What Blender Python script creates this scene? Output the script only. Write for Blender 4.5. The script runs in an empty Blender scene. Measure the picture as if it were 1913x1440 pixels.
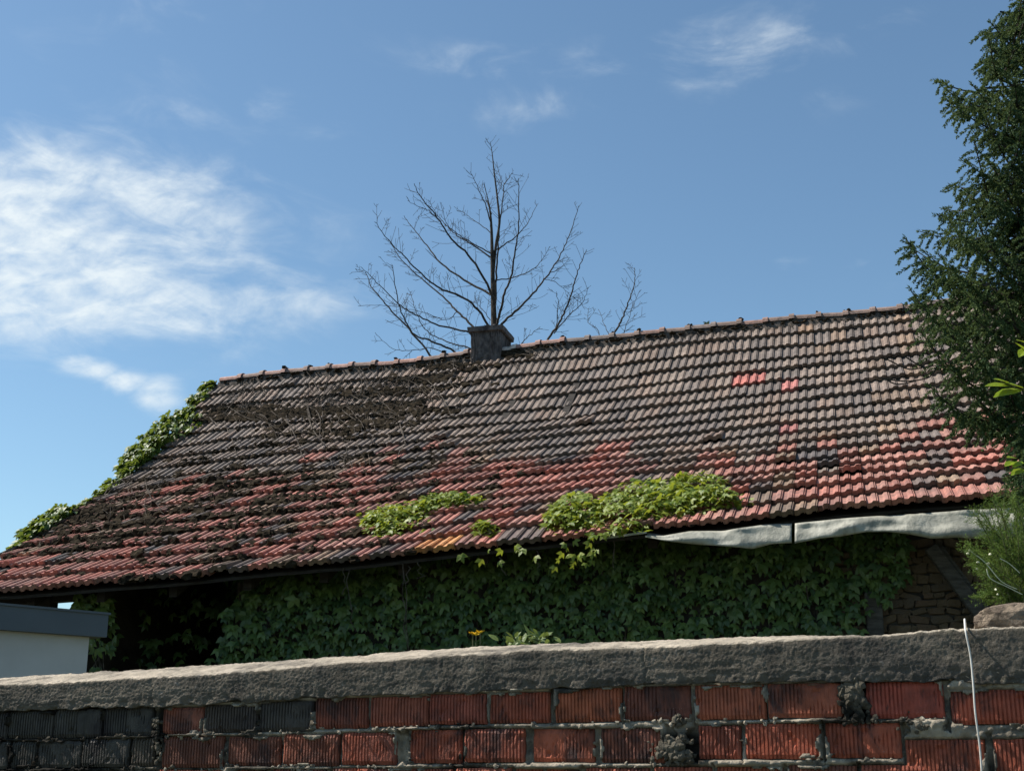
import bpy, math, random
import numpy as np
from mathutils import Vector, Matrix, noise

R = math.radians
rnd = random.Random(7)
C = bpy.context.scene.collection
sc = bpy.context.scene

# ------------------------------------------------------------------ camera
F, YH, EYE = 2450.0, 1410.0, 1.65
TH = math.atan((YH - 720) / F)
CT, ST = math.cos(TH), math.sin(TH)
cam = bpy.data.cameras.new('camera')
cam.sensor_width = 36.0
cam.lens = 36.0 * F / 1913.0
cam.clip_start = 0.05
cam.clip_end = 6000
camo = bpy.data.objects.new('camera', cam)
C.objects.link(camo)
camo.location = (0, 0, EYE)
camo.rotation_euler = (R(90) + TH, 0, 0)
sc.camera = camo

# ------------------------------------------------------------------ sun, sky, exposure
SUN_EL, SUN_Q = 52.0, 13.0           # the sun stands to the left, a little behind the house front
sv = Vector((-math.cos(R(SUN_Q)) * math.cos(R(SUN_EL)), math.sin(R(SUN_Q)) * math.cos(R(SUN_EL)), math.sin(R(SUN_EL))))
sl = bpy.data.lights.new('sun', 'SUN')
sl.energy = 5.0
sl.angle = R(0.55)
sl.color = (1.0, 0.94, 0.86)
so = bpy.data.objects.new('sun', sl)
C.objects.link(so)
so.rotation_euler = sv.to_track_quat('Z', 'Y').to_euler()
so.location = (-20, 5, 30)

world = bpy.data.worlds.new('World')
sc.world = world
world.use_nodes = True
wn, wl = world.node_tree.nodes, world.node_tree.links
wn.clear()


def wmath(op, a, b=None, c=None, clamp=False):
    n = wn.new('ShaderNodeMath')
    n.operation = op
    n.use_clamp = clamp
    for i, v in enumerate((a, b, c)):
        if v is None:
            continue
        if isinstance(v, (int, float)):
            n.inputs[i].default_value = v
        else:
            wl.new(v, n.inputs[i])
    return n.outputs[0]


sky = wn.new('ShaderNodeTexSky')
sky.sky_type = 'NISHITA'
sky.sun_disc = False
sky.sun_elevation = R(SUN_EL)
sky.sun_rotation = math.atan2(sv.x, sv.y)
sky.altitude = 300
sky.air_density = 1.0
sky.dust_density = 0.6
sky.ozone_density = 1.2
tc = wn.new('ShaderNodeTexCoord')
sep = wn.new('ShaderNodeSeparateXYZ')
wl.new(tc.outputs['Generated'], sep.inputs[0])
AZ = wmath('ARCTAN2', sep.outputs[0], sep.outputs[1])
EL = wmath('ARCSINE', sep.outputs[2])


def azel(px, py):
    q = ((px - 956.5) / F, 1.0, -(py - 720) / F)
    d = Vector((q[0], q[1] * CT - q[2] * ST, q[1] * ST + q[2] * CT)).normalized()
    return math.atan2(d.x, d.y), math.asin(d.z)


# cloud banks standing in the sky: centre, half-widths (radians), weight
blobs = [(110, 390, .18, .060, 1.05), (60, 530, .20, .046, 1.1), (380, 540, .16, .030, .72), (250, 450, .14, .05, .7), (60, 290, .10, .030, .62),
         (300, 310, .11, .026, .42), (520, 600, .09, .013, .46), (170, 585, .13, .024, .66), (430, 440, .10, .03, .40),
         (165, 688, .030, .012, .85), (235, 712, .024, .012, .8), (290, 738, .022, .017, .85), (30, 655, .06, .02, .38),
         (1370, 95, .11, .042, .45), (1000, 200, .09, .026, .37), (900, 110, .09, .022, .36), (1150, 130, .12, .03, .30),
         (1640, 50, .05, .026, .44), (1610, 495, .018, .010, .40), (1470, 490, .026, .009, .28), (300, 215, .06, .02, .38),
         (490, 200, .04, .022, .35), (600, 250, .04, .015, .27), (1690, 525, .03, .009, .27), (1500, 190, .07, .02, .28)]
acc = None
for (px, py, sa, se, w) in blobs:
    a0, e0 = azel(px, py)
    da = wmath('DIVIDE', wmath('SUBTRACT', AZ, a0), sa)
    de = wmath('DIVIDE', wmath('SUBTRACT', EL, e0), se)
    r2 = wmath('ADD', wmath('MULTIPLY', da, da), wmath('MULTIPLY', de, de))
    g = wmath('MULTIPLY', wmath('EXPONENT', wmath('MULTIPLY', r2, -1.0)), w)
    acc = g if acc is None else wmath('MAXIMUM', acc, g)
comb = wn.new('ShaderNodeCombineXYZ')
# slanting streaks: shear elevation by azimuth
wl.new(wmath('MULTIPLY', AZ, 11.0), comb.inputs[0])
wl.new(wmath('MULTIPLY', wmath('ADD', EL, wmath('MULTIPLY', AZ, 0.10)), 26.0), comb.inputs[1])
n1 = wn.new('ShaderNodeTexNoise')
n1.noise_dimensions = '3D'
n1.inputs['Scale'].default_value = 1.0
n1.inputs['Detail'].default_value = 11
n1.inputs['Roughness'].default_value = 0.60
n1.inputs['Distortion'].default_value = 0.55
wl.new(comb.outputs[0], n1.inputs['Vector'])
n2 = wn.new('ShaderNodeTexNoise')
n2.inputs['Scale'].default_value = 2.2
n2.inputs['Detail'].default_value = 3
wl.new(tc.outputs['Generated'], n2.inputs['Vector'])
base = wmath('MULTIPLY', wmath('SUBTRACT', n2.outputs[0], 0.50, clamp=True), 1.2)      # stray wisps all round the sky
cover = wmath('MAXIMUM', acc, base)
dens = wmath('ADD', cover, wmath('MULTIPLY', wmath('SUBTRACT', n1.outputs[0], 0.5), 2.0))
gate = wmath('SMOOTH_MIN', wmath('MULTIPLY', cover, 3.0), 1.0, 0.3)
mr = wn.new('ShaderNodeMapRange')
mr.interpolation_type = 'SMOOTHSTEP'
mr.inputs['From Min'].default_value = 0.16
mr.inputs['From Max'].default_value = 1.08
wl.new(dens, mr.inputs['Value'])
comb2 = wn.new('ShaderNodeCombineXYZ')
wl.new(wmath('MULTIPLY', AZ, 34.0), comb2.inputs[0])
wl.new(wmath('MULTIPLY', wmath('ADD', EL, wmath('MULTIPLY', AZ, -0.22)), 62.0), comb2.inputs[1])
n3 = wn.new('ShaderNodeTexNoise')
n3.inputs['Scale'].default_value = 1.0
n3.inputs['Detail'].default_value = 6
n3.inputs['Roughness'].default_value = 0.58
n3.inputs['Distortion'].default_value = 0.3
wl.new(comb2.outputs[0], n3.inputs['Vector'])
rip = wn.new('ShaderNodeMapRange')
rip.inputs['From Min'].default_value = 0.32
rip.inputs['From Max'].default_value = 0.62
rip.inputs['To Min'].default_value = 0.38
rip.inputs['To Max'].default_value = 1.0
wl.new(n3.outputs[0], rip.inputs['Value'])
alpha = wmath('MULTIPLY', wmath('MULTIPLY', mr.outputs[0], gate), wmath('MULTIPLY', rip.outputs[0], wmath('MINIMUM', wmath('ADD', wmath('MULTIPLY', cover, 1.25), 0.02), 0.95)), clamp=True)
mixc = wn.new('ShaderNodeMix')
mixc.data_type = 'RGBA'
wl.new(alpha, mixc.inputs['Factor'])
tint = wn.new('ShaderNodeMix')
tint.data_type = 'RGBA'
tint.blend_type = 'MULTIPLY'
tint.inputs['Factor'].default_value = 1.0
wl.new(sky.outputs[0], tint.inputs[6])
tint.inputs[7].default_value = (.85, 1.0, 1.0, 1)
wl.new(tint.outputs[2], mixc.inputs[6])
mixc.inputs[7].default_value = (6.2, 6.8, 7.1, 1)
bg = wn.new('ShaderNodeBackground')
bg.inputs['Strength'].default_value = 0.09
wl.new(mixc.outputs[2], bg.inputs['Color'])
wo = wn.new('ShaderNodeOutputWorld')
wl.new(bg.outputs[0], wo.inputs[0])

sc.view_settings.view_transform = 'Standard'
sc.view_settings.look = 'None'
sc.view_settings.exposure = 0.62
sc.view_settings.gamma = 1.0
sc.view_settings.use_curve_mapping = False


# ------------------------------------------------------------------ measuring helpers
def ray(px, py):
    q = ((px - 956.5) / F, 1.0, -(py - 720) / F)
    return Vector((q[0], q[1] * CT - q[2] * ST, q[1] * ST + q[2] * CT))


CAM = Vector((0, 0, EYE))


def at(px, py, Y):
    d = ray(px, py)
    return CAM + d * (Y / d.y)


def on_plane(px, py, P0, n):
    d = ray(px, py)
    return CAM + d * ((P0 - CAM).dot(n) / d.dot(n))


def pix(P):
    d = P - CAM
    zc = d.y * CT + d.z * ST
    yc = -d.y * ST + d.z * CT
    return 956.5 + F * d.x / zc, 720 - F * yc / zc, zc


def lerp_table(t, x):
    return float(np.interp(x, [a[0] for a in t], [a[1] for a in t]))


def fbm(p, oct=4, lac=2.0, gain=0.5):
    a, s = 1.0, 0.0
    q = Vector(p)
    for _ in range(oct):
        s += a * noise.noise(q)
        q = q * lac
        a *= gain
    return s


# ------------------------------------------------------------------ mesh helpers
class MB:
    def __init__(self):
        self.v, self.f, self.c = [], [], []

    def add(self, vs, fs, col=None):
        o = len(self.v)
        self.v.extend([tuple(x) for x in vs])
        self.f.extend([tuple(i + o for i in q) for q in fs])
        if col is not None:
            self.c.extend([col] * len(fs))

    def box(self, c, ux, uy, uz, col=None):
        c, ux, uy, uz = map(Vector, (c, ux, uy, uz))
        vs = [c + ux * a + uy * b + uz * d for d in (-1, 1) for b in (-1, 1) for a in (-1, 1)]
        self.add(vs, [(0, 2, 3, 1), (4, 5, 7, 6), (0, 1, 5, 4), (2, 6, 7, 3), (0, 4, 6, 2), (1, 3, 7, 5)], col)

    def tube(self, pts, rad, n=5, cap=True, col=None):
        pts = [Vector(p) for p in pts]
        m = len(pts)
        if isinstance(rad, (int, float)):
            rad = [rad] * m
        ref = Vector((0.31, 0.55, 0.77))
        vs = []
        for i, p in enumerate(pts):
            t = (pts[min(i + 1, m - 1)] - pts[max(i - 1, 0)])
            if t.length < 1e-9:
                t = Vector((0, 0, 1))
            t.normalize()
            a = t.cross(ref)
            if a.length < 0.05:
                a = t.cross(Vector((1, 0, 0)))
            a.normalize()
            b = t.cross(a)
            for k in range(n):
                an = 2 * math.pi * k / n
                vs.append(p + (a * math.cos(an) + b * math.sin(an)) * rad[i])
        fs = [(i * n + k, i * n + (k + 1) % n, (i + 1) * n + (k + 1) % n, (i + 1) * n + k) for i in range(m - 1) for k in range(n)]
        if cap:
            fs.append(tuple(range(n)))
            fs.append(tuple((m - 1) * n + n - 1 - k for k in range(n)))
        self.add(vs, fs, col)

    def mesh(self, name, mat, smooth=False):
        me = bpy.data.meshes.new(name)
        me.from_pydata(self.v, [], self.f)
        if self.c:
            at_ = me.attributes.new('tint', 'FLOAT_COLOR', 'FACE')
            arr = np.array([(c[0], c[1], c[2], 1.0) for c in self.c], dtype=np.float32).ravel()
            at_.data.foreach_set('color', arr)
        if mat:
            me.materials.append(mat)
        if smooth:
            me.polygons.foreach_set('use_smooth', [True] * len(me.polygons))
        me.update()
        return me

    def build(self, name, mat, parent=None, smooth=False, kind=None):
        return link(name, self.mesh(name, mat, smooth), parent, kind)


def link(name, me, parent=None, kind=None, mw=None):
    o = bpy.data.objects.new(name, me)
    C.objects.link(o)
    if parent is not None:
        o.parent = parent
        if parent.type == 'EMPTY':
            o.matrix_parent_inverse = Matrix.Translation(-Vector(parent.location))
    if mw is not None:
        o.matrix_basis = mw
    if kind:
        o['kind'] = kind
    return o


def thing(name, loc, label, cat, group=None):
    o = bpy.data.objects.new(name, None)
    C.objects.link(o)
    o.location = loc
    o.empty_display_size = 0.2
    return tag(o, label, cat, group)


def tag(o, label, cat, group=None, kind=None):
    o['label'] = label
    o['category'] = cat
    if group:
        o['group'] = group
    if kind:
        o['kind'] = kind
    return o


# ------------------------------------------------------------------ material helpers
class NT:
    def __init__(self, name):
        self.m = bpy.data.materials.new(name)
        self.m.use_nodes = True
        self.n, self.l = self.m.node_tree.nodes, self.m.node_tree.links
        self.n.clear()
        self.out = self.n.new('ShaderNodeOutputMaterial')
        self.geo = self.n.new('ShaderNodeNewGeometry').outputs['Position']

    def noise(self, scale, detail=4, rough=0.55, dist=0.0, vec=None, stretch=None):
        v = vec or self.geo
        if stretch:
            mp = self.n.new('ShaderNodeMapping')
            mp.inputs['Scale'].default_value = stretch
            self.l.new(v, mp.inputs[0])
            v = mp.outputs[0]
        t = self.n.new('ShaderNodeTexNoise')
        t.inputs['Scale'].default_value = scale
        t.inputs['Detail'].default_value = detail
        t.inputs['Roughness'].default_value = rough
        t.inputs['Distortion'].default_value = dist
        self.l.new(v, t.inputs['Vector'])
        return t.outputs[0]

    def vor(self, scale, feature='F1', vec=None):
        t = self.n.new('ShaderNodeTexVoronoi')
        t.feature = feature
        t.inputs['Scale'].default_value = scale
        self.l.new(vec or self.geo, t.inputs['Vector'])
        return t.outputs['Distance']

    def ramp(self, x, lo, hi, a=0.0, b=1.0):
        m = self.n.new('ShaderNodeMapRange')
        m.interpolation_type = 'SMOOTHSTEP'
        for k, v in (('From Min', lo), ('From Max', hi), ('To Min', a), ('To Max', b)):
            m.inputs[k].default_value = v
        self.l.new(x, m.inputs['Value'])
        return m.outputs[0]

    def math(self, op, a, b):
        n = self.n.new('ShaderNodeMath')
        n.operation = op
        for i, v in enumerate((a, b)):
            if isinstance(v, (int, float)):
                n.inputs[i].default_value = v
            else:
                self.l.new(v, n.inputs[i])
        return n.outputs[0]

    def mix(self, f, a, b, mode='MIX'):
        m = self.n.new('ShaderNodeMix')
        m.data_type = 'RGBA'
        m.blend_type = mode
        for i, v in ((0, f), (6, a), (7, b)):
            if isinstance(v, (int, float)):
                m.inputs[i].default_value = v
            elif isinstance(v, tuple):
                m.inputs[i].default_value = (*v, 1)
            else:
                self.l.new(v, m.inputs[i])
        return m.outputs[2]

    def objcol(self):
        return self.n.new('ShaderNodeObjectInfo').outputs['Color']

    def objrand(self):
        return self.n.new('ShaderNodeObjectInfo').outputs['Random']

    def attr(self, name='tint'):
        a = self.n.new('ShaderNodeAttribute')
        a.attribute_name = name
        return a.outputs['Color']

    def bump(self, h, dist, strength=1.0, prev=None):
        b = self.n.new('ShaderNodeBump')
        b.inputs['Distance'].default_value = dist
        b.inputs['Strength'].default_value = strength
        self.l.new(h, b.inputs['Height'])
        if prev is not None:
            self.l.new(prev, b.inputs['Normal'])
        return b.outputs[0]

    def bsdf(self, col, rough=0.8, normal=None, spec=0.3, metal=0.0):
        p = self.n.new('ShaderNodeBsdfPrincipled')
        for k, v in (('Base Color', col), ('Roughness', rough), ('Normal', normal), ('Specular IOR Level', spec), ('Metallic', metal)):
            if v is None:
                continue
            if isinstance(v, (int, float)):
                p.inputs[k].default_value = v
            elif isinstance(v, tuple):
                p.inputs[k].default_value = (*v, 1)
            else:
                self.l.new(v, p.inputs[k])
        return p.outputs[0]

    def done(self, sh):
        self.l.new(sh, self.out.inputs[0])
        return self.m


def mat_simple(name, a, b, scale=8, rough=0.85, bump=0.004, bscale=60, spec=0.25, stretch=None):
    t = NT(name)
    f = t.ramp(t.noise(scale, 6, 0.62, stretch=stretch), 0.32, 0.68)
    col = t.mix(f, a, b)
    nb = t.bump(t.noise(bscale, 5, 0.65, stretch=stretch), bump)
    return t.done(t.bsdf(col, rough, nb, spec))


def mat_tile(name, single):
    t = NT(name)
    c = t.objcol() if single else t.attr()
    g = t.ramp(t.noise(7, 6, 0.65), 0.3, 0.72, 0.72, 1.22)
    gv = t.n.new('ShaderNodeCombineColor')
    for i in range(3):
        t.l.new(g, gv.inputs[i])
    c = t.mix(1.0, c, gv.outputs[0], 'MULTIPLY')
    big = t.ramp(t.noise(1.5, 6, 0.65, 0.8), 0.42, 0.70, 0.0, 0.28)
    c = t.mix(big, c, (0.085, 0.074, 0.066))
    # soot and lichen, with shapes of their own
    d = t.ramp(t.noise(19, 8, 0.72, 0.5), 0.50, 0.68, 0.0, 0.8)
    c = t.mix(d, c, (0.055, 0.048, 0.045))
    li = t.ramp(t.noise(41, 5, 0.6, 0.3), 0.62, 0.74, 0.0, 0.55)
    c = t.mix(li, c, (0.24, 0.21, 0.17))
    sp = t.ramp(t.vor(60), 0.0, 0.16, 0.6, 0.0)
    c = t.mix(t.math('MULTIPLY', sp, t.ramp(t.noise(9, 3), .5, .62)), c, (0.03, 0.027, 0.025))
    nb = t.bump(t.noise(120, 5, 0.7), 0.004)
    return t.done(t.bsdf(c, t.ramp(t.noise(15, 3), .3, .7, 0.62, 0.9), nb, 0.35))


def mat_leaf(name, single, a, b, trans=0.35, hue=(0.25, 0.30, 0.03), rough=0.45):
    t = NT(name)
    if single:
        r = t.objrand()
    else:
        s = t.n.new('ShaderNodeSeparateColor')
        t.l.new(t.attr(), s.inputs[0])
        r = s.outputs[0]
    c = t.mix(r, a, b)
    c = t.mix(t.ramp(t.noise(30, 3), .4, .75, 0, .45), c, hue)
    nb = t.bump(t.noise(90, 3), 0.003)
    p = t.bsdf(c, rough, nb, 0.4 if rough < .6 else .12)
    tr = t.n.new('ShaderNodeBsdfTranslucent')
    ct = t.mix(0.55, c, hue)
    t.l.new(ct, tr.inputs[0])
    mx = t.n.new('ShaderNodeMixShader')
    mx.inputs[0].default_value = trans
    t.l.new(p, mx.inputs[1])
    t.l.new(tr.outputs[0], mx.inputs[2])
    return t.done(mx.outputs[0])


M = {}
M['tile_s'] = mat_tile('weathered clay tile', True)
M['tile_j'] = mat_tile('weathered clay tile field', False)
M['wood'] = mat_simple('old dark timber', (0.02, 0.017, 0.014), (0.042, 0.035, 0.03), 6, 0.9, 0.004, 30, stretch=(1, 1, 6))
M['greywood'] = mat_simple('grey weathered timber', (0.045, 0.042, 0.039), (0.095, 0.088, 0.08), 6, 0.9, 0.004, 30, stretch=(1, 1, 6))
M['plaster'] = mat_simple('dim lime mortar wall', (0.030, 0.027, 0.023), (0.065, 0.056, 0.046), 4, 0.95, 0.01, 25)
M['soil'] = mat_simple('garden soil and grass', (0.05, 0.06, 0.025), (0.09, 0.085, 0.04), 3, 0.95, 0.03, 20)
M['asphalt'] = mat_simple('street asphalt', (0.04, 0.04, 0.042), (0.065, 0.064, 0.062), 3, 0.9, 0.006, 90)
M['chim'] = mat_simple('sooty chimney render', (0.045, 0.042, 0.044), (0.15, 0.135, 0.13), 11, 0.92, 0.03, 26, stretch=(1, 1, .7))
M['moss'] = mat_simple('dry brown moss', (0.014, 0.011, 0.008), (0.046, 0.035, 0.022), 22, 1.0, 0.012, 90, spec=0.05)
M['litter'] = mat_simple('dead vine stems', (0.035, 0.028, 0.022), (0.13, 0.11, 0.09), 14, 0.95, 0.004, 60, spec=0.1)
M['bark'] = mat_simple('grey brown bark', (0.026, 0.023, 0.02), (0.075, 0.063, 0.052), 9, 0.95, 0.01, 40, spec=0.1)
M['mortarcap'] = mat_simple('ridge bedding mortar', (0.045, 0.04, 0.035), (0.13, 0.11, 0.095), 16, 0.97, 0.012, 60, spec=0.1)
M['gwall'] = mat_simple('off white garage render', (0.50, 0.47, 0.44), (0.56, 0.53, 0.50), 2, 0.9, 0.0015, 200)
M['fascia'] = mat_simple('slate grey fascia sheet', (0.085, 0.10, 0.115), (0.10, 0.115, 0.13), 2, 0.55, 0.0005, 40, spec=0.4)
M['cable'] = mat_simple('white cable sheath', (0.55, 0.53, 0.48), (0.70, 0.68, 0.63), 20, 0.5, 0.0003, 90, spec=0.4)
M['rock'] = mat_simple('brown rough rock', (0.10, 0.075, 0.055), (0.30, 0.235, 0.17), 24, 0.95, 0.02, 70)
M['stem'] = mat_simple('green brown stem', (0.06, 0.075, 0.025), (0.13, 0.13, 0.06), 20, 0.8, 0.001, 90)
M['petal'] = mat_simple('yellow petals', (0.75, 0.48, 0.02), (0.85, 0.62, 0.04), 40, 0.6, 0.001, 90)
M['bud'] = mat_simple('pale buds', (0.55, 0.55, 0.35), (0.7, 0.68, 0.5), 40, 0.7, 0.001, 90)
for nm, sg in (('s', True), ('j', False)):
    M['ivy_' + nm] = mat_leaf('dark ivy leaf ' + nm, sg, (0.034, 0.074, 0.028), (0.150, 0.225, 0.062), 0.22, (0.085, 0.12, 0.03), 0.34)
    M['vine_' + nm] = mat_leaf('young vine leaf ' + nm, sg, (0.095, 0.165, 0.022), (0.215, 0.270, 0.035), 0.40, (0.36, 0.38, 0.03))  # brighter yellow-green of new leaves
    M['verge_' + nm] = mat_leaf('verge vine leaf ' + nm, sg, (0.045, 0.095, 0.024), (0.105, 0.165, 0.03), 0.34, (0.22, 0.26, 0.03))
    M['lime_' + nm] = mat_leaf('lime leaf ' + nm, sg, (0.18, 0.28, 0.02), (0.25, 0.34, 0.03), 0.42, (0.40, 0.46, 0.03))
    M['weed_' + nm] = mat_leaf('weed leaf ' + nm, sg, (0.08, 0.13, 0.03), (0.14, 0.19, 0.05), 0.3, (0.2, 0.24, 0.05))
M['needle'] = mat_leaf('conifer needles', False, (0.026, 0.066, 0.034), (0.085, 0.130, 0.048), 0.25, (0.13, 0.16, 0.045), 0.6)
M['broom'] = mat_leaf('feathery shrub', False, (0.045, 0.095, 0.022), (0.11, 0.18, 0.035), 0.3, (0.17, 0.21, 0.035), 0.6)

# gutter metal
t = NT('dulled zinc')
c = t.mix(t.ramp(t.noise(5, 6, 0.6, 0.6), .3, .7), (0.22, 0.22, 0.18), (0.40, 0.39, 0.325))
c = t.mix(t.ramp(t.noise(3, 5, 0.6, stretch=(9, 9, 1)), .5, .75, 0, .5), c, (0.10, 0.10, 0.085))
M['zinc'] = t.done(t.bsdf(c, 0.6, t.bump(t.noise(14, 4), 0.012), 0.4, 0.0))

# coping concrete: weathered top, crusted front; tint also paints sunlit top and shaded front
t = NT('weathered concrete coping')
c = t.mix(t.ramp(t.noise(5, 8, .65), .3, .7), (0.27, 0.24, 0.195), (0.44, 0.39, 0.32))
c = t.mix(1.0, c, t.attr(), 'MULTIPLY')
c = t.mix(t.ramp(t.noise(2.2, 7, .66, .5), .46, .66, 0, .7), c, (0.06, 0.056, 0.05))
c = t.mix(t.ramp(t.noise(34, 5, .6), .60, .72, 0, .5), c, (0.30, 0.28, 0.25))
c = t.mix(t.ramp(t.noise(16, 5, .7), .58, .70, 0, .7), c, (0.028, 0.028, 0.026))
c = t.mix(t.ramp(t.noise(5, 6, .65, .3, stretch=(1, 1, .25)), .50, .68, 0, .55), c, (0.04, 0.038, 0.034))
c = t.mix(t.ramp(t.noise(7, 7, .7, .6), .60, .72, 0, .5), c, (0.20, 0.185, 0.12))
gn = t.n.new('ShaderNodeNewGeometry')
sx = t.n.new('ShaderNodeSeparateXYZ')
t.l.new(gn.outputs['True Normal'], sx.inputs[0])
nb = t.bump(t.noise(150, 6, .75), 0.006)
nb = t.bump(t.noise(45, 5, .65), 0.012, 1.0, nb)
M['coping'] = t.done(t.bsdf(c, 0.95, nb, 0.2))

t = NT('wall mortar')
c = t.mix(t.ramp(t.noise(14, 7, .65), .3, .7), (0.22, 0.19, 0.145), (0.46, 0.40, 0.31))
c = t.mix(t.ramp(t.noise(3.2, 6, .65, .4), .47, .62, 0, .92), c, (0.022, 0.022, 0.02))
c = t.mix(1.0, c, t.attr(), 'MULTIPLY')
nb = t.bump(t.noise(140, 6, .75), 0.006)
M['mortar'] = t.done(t.bsdf(c, 0.97, nb, 0.15))

t = NT('ribbed red brick')
c = t.mix(1.0, t.objcol(), (1.38, 1.28, .95), 'MULTIPLY')
g = t.ramp(t.noise(11, 6, .65), .3, .7, .6, 1.25)
gv = t.n.new('ShaderNodeCombineColor')
for i in range(3):
    t.l.new(g, gv.inputs[i])
c = t.mix(1.0, c, gv.outputs[0], 'MULTIPLY')
c = t.mix(t.ramp(t.noise(6, 7, .7, .5, stretch=(1, 1, .6)), .47, .64, 0, .82), c, (0.026, 0.020, 0.019))
c = t.mix(t.ramp(t.noise(55, 6, .7, stretch=(1, 1, .3)), .56, .70, 0, .8), c, (0.02, 0.016, 0.016))
wh = t.math('MULTIPLY', t.ramp(t.vor(150), 0.0, 0.22, 1.0, 0.0), t.ramp(t.noise(13, 4, .6), .57, .66))
c = t.mix(wh, c, (0.42, 0.39, 0.36))
nb = t.bump(t.noise(170, 6, .7), 0.003)
M['brick'] = t.done(t.bsdf(c, t.ramp(t.noise(20, 3), .3, .7, .55, .85), nb, 0.35))

t = NT('rubble stone')
c = t.mix(t.ramp(t.noise(9, 6, .65), .3, .7), t.objcol(), (0.16, 0.125, 0.085))
c = t.mix(1.0, c, (.62, .58, .56), 'MULTIPLY')
M['stone'] = t.done(t.bsdf(c, 0.92, t.bump(t.noise(40, 6, .7), 0.015), 0.15))

# ------------------------------------------------------------------ the setting
TERR = 1.0
mb = MB()
mb.add([(-3000, -60, 0), (3000, -60, 0), (3000, 5000, 0), (-3000, 5000, 0)], [(0, 1, 2, 3)])
g = mb.build('ground', M['soil'])
g['kind'] = 'structure'
mb = MB()
mb.add([(-60, -8, .004), (60, -8, .004), (60, 2.2, .004), (-60, 2.2, .004)], [(0, 1, 2, 3)])
g = mb.build('road', M['asphalt'])
g['kind'] = 'structure'

# front wall frame: rotated so that its right end is nearer
BB = R(22)
UW = Vector((math.cos(BB), -math.sin(BB), 0))
NW = Vector((-math.sin(BB), -math.cos(BB), 0))         # towards the street
W0 = Vector((0, 4.8, 0))
ZV = Vector((0, 0, 1))


def wallp(s, z, d=0.0):
    """point on the front wall: s along, z up, d proud of the brick face"""
    return W0 + UW * s + ZV * z + NW * d


def wall_sz(px, py, d=0.0):
    P = on_plane(px, py, W0 + NW * d, NW)
    return (P - W0).dot(UW), P.z


# raised garden behind the front wall
mb = MB()
a, b = wallp(-40, 0, -.45), wallp(20, 0, -.45)
vs = [(a.x, a.y, TERR), (b.x, b.y, TERR), (b.x + 30, b.y + 70, TERR), (a.x + 5, a.y + 60, TERR)]
vs += [(x, y, 0.0) for x, y, z in vs]
mb.add(vs, [(0, 1, 2, 3), (0, 4, 5, 1), (1, 5, 6, 2), (2, 6, 7, 3), (3, 7, 4, 0)])
g = mb.build('garden_terrace', M['soil'])
g['kind'] = 'structure'

# ------------------------------------------------------------------ the roof surface
RA, RT, RY, RZ, RE = 0.2508885, 0.0442284, 18.27848, 5.608035, 0.39237
RU = Vector((math.cos(RA), -math.sin(RA), RT))
RV = Vector((-math.sin(RA), -math.cos(RA), 0))           # outwards, towards the street
UH = Vector((math.cos(RA), -math.sin(RA), 0))
NROW = 18
_t = (np.arange(NROW) + .5) / NROW
_p = np.interp(_t, [0, .5, 1], [0.8072, 0.51522, 0.4417])
RD = np.concatenate([[0], np.cumsum(RE * np.cos(_p))])
RH = np.concatenate([[0], np.cumsum(RE * np.sin(_p))])


def surf0(s, k):
    if k < 0:
        D, H = k * RE * math.cos(_p[0]), k * RE * math.sin(_p[0])
    elif k > NROW:
        D, H = RD[-1] + (k - NROW) * RE * math.cos(_p[-1]), RH[-1] + (k - NROW) * RE * math.sin(_p[-1])
    else:
        D, H = float(np.interp(k, range(NROW + 1), RD)), float(np.interp(k, range(NROW + 1), RH))
    return Vector((0, RY, RZ + EYE)) + RU * s + RV * D - ZV * H


def s_at(px, k):
    P, q = surf0(0, k) - CAM, (px - 956.5) / F
    return (q * (CT * P.y + ST * P.z) - P.x) / (RU.x - q * (CT * RU.y + ST * RU.z))


# sag of the old roof: survey of the course lines at three places along it
SURV = {1583: [597, 620, 642, 663, 683, 702, 723, 746, 769, 790, 808, 825, 843, 862, 879, 894, 910, 930, 962],
        1079: [645, 674, 696.7, 719, 743, 767, 784, 802, 819.5, 838, 855, 870, 887, 902, 920, 938, 959, 980, 1008],
        530: [706, 728, 754, 775, 796, 817, 836, 855.5, 873.6, 892, 908, 926, 944.5, 964, 983, 1003, 1022, 1043, 1067]}
SAG = []
for k in range(NROW + 1):
    row = []
    for px in (530, 1079, 1583):
        s = s_at(px, k)
        x, y, zc = pix(surf0(s, k))
        row.append((s, (y - SURV[px][k]) * zc / F / CT))
    SAG.append(row)
for _ in range(1):      # smooth over courses
    SAG = [[(SAG[k][i][0], (SAG[max(k - 1, 0)][i][1] + 2 * SAG[k][i][1] + SAG[min(k + 1, NROW)][i][1]) / 4) for i in range(3)] for k in range(NROW + 1)]


def surf(s, k):
    P = surf0(s, k)
    kk = min(max(k, 0), NROW)
    k0 = int(min(kk, NROW - 1e-6))
    fr = kk - k0
    z = [float(np.interp(s, [a[0] for a in SAG[j]], [a[1] for a in SAG[j]])) for j in (k0, k0 + 1)]
    return P + ZV * (z[0] * (1 - fr) + z[1] * fr + .034 * noise.noise(Vector((s * .8, k * .55, 2.7))) - .055 * math.exp(-((s + 1.45) / 1.0) ** 2 - (k / 5.0) ** 2))


def snorm(s, k):
    a = surf(s + .15, k) - surf(s - .15, k)
    b = surf(s, k - .4) - surf(s, k + .4)
    return a.cross(b).normalized()


def rp(px, k, h=0.0):
    """roof point under photo column px on course k"""
    s = s_at(px, k)
    for _ in range(3):
        x = pix(surf(s, k))[0]
        s += (px - x) / F * 15
    return s


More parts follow.
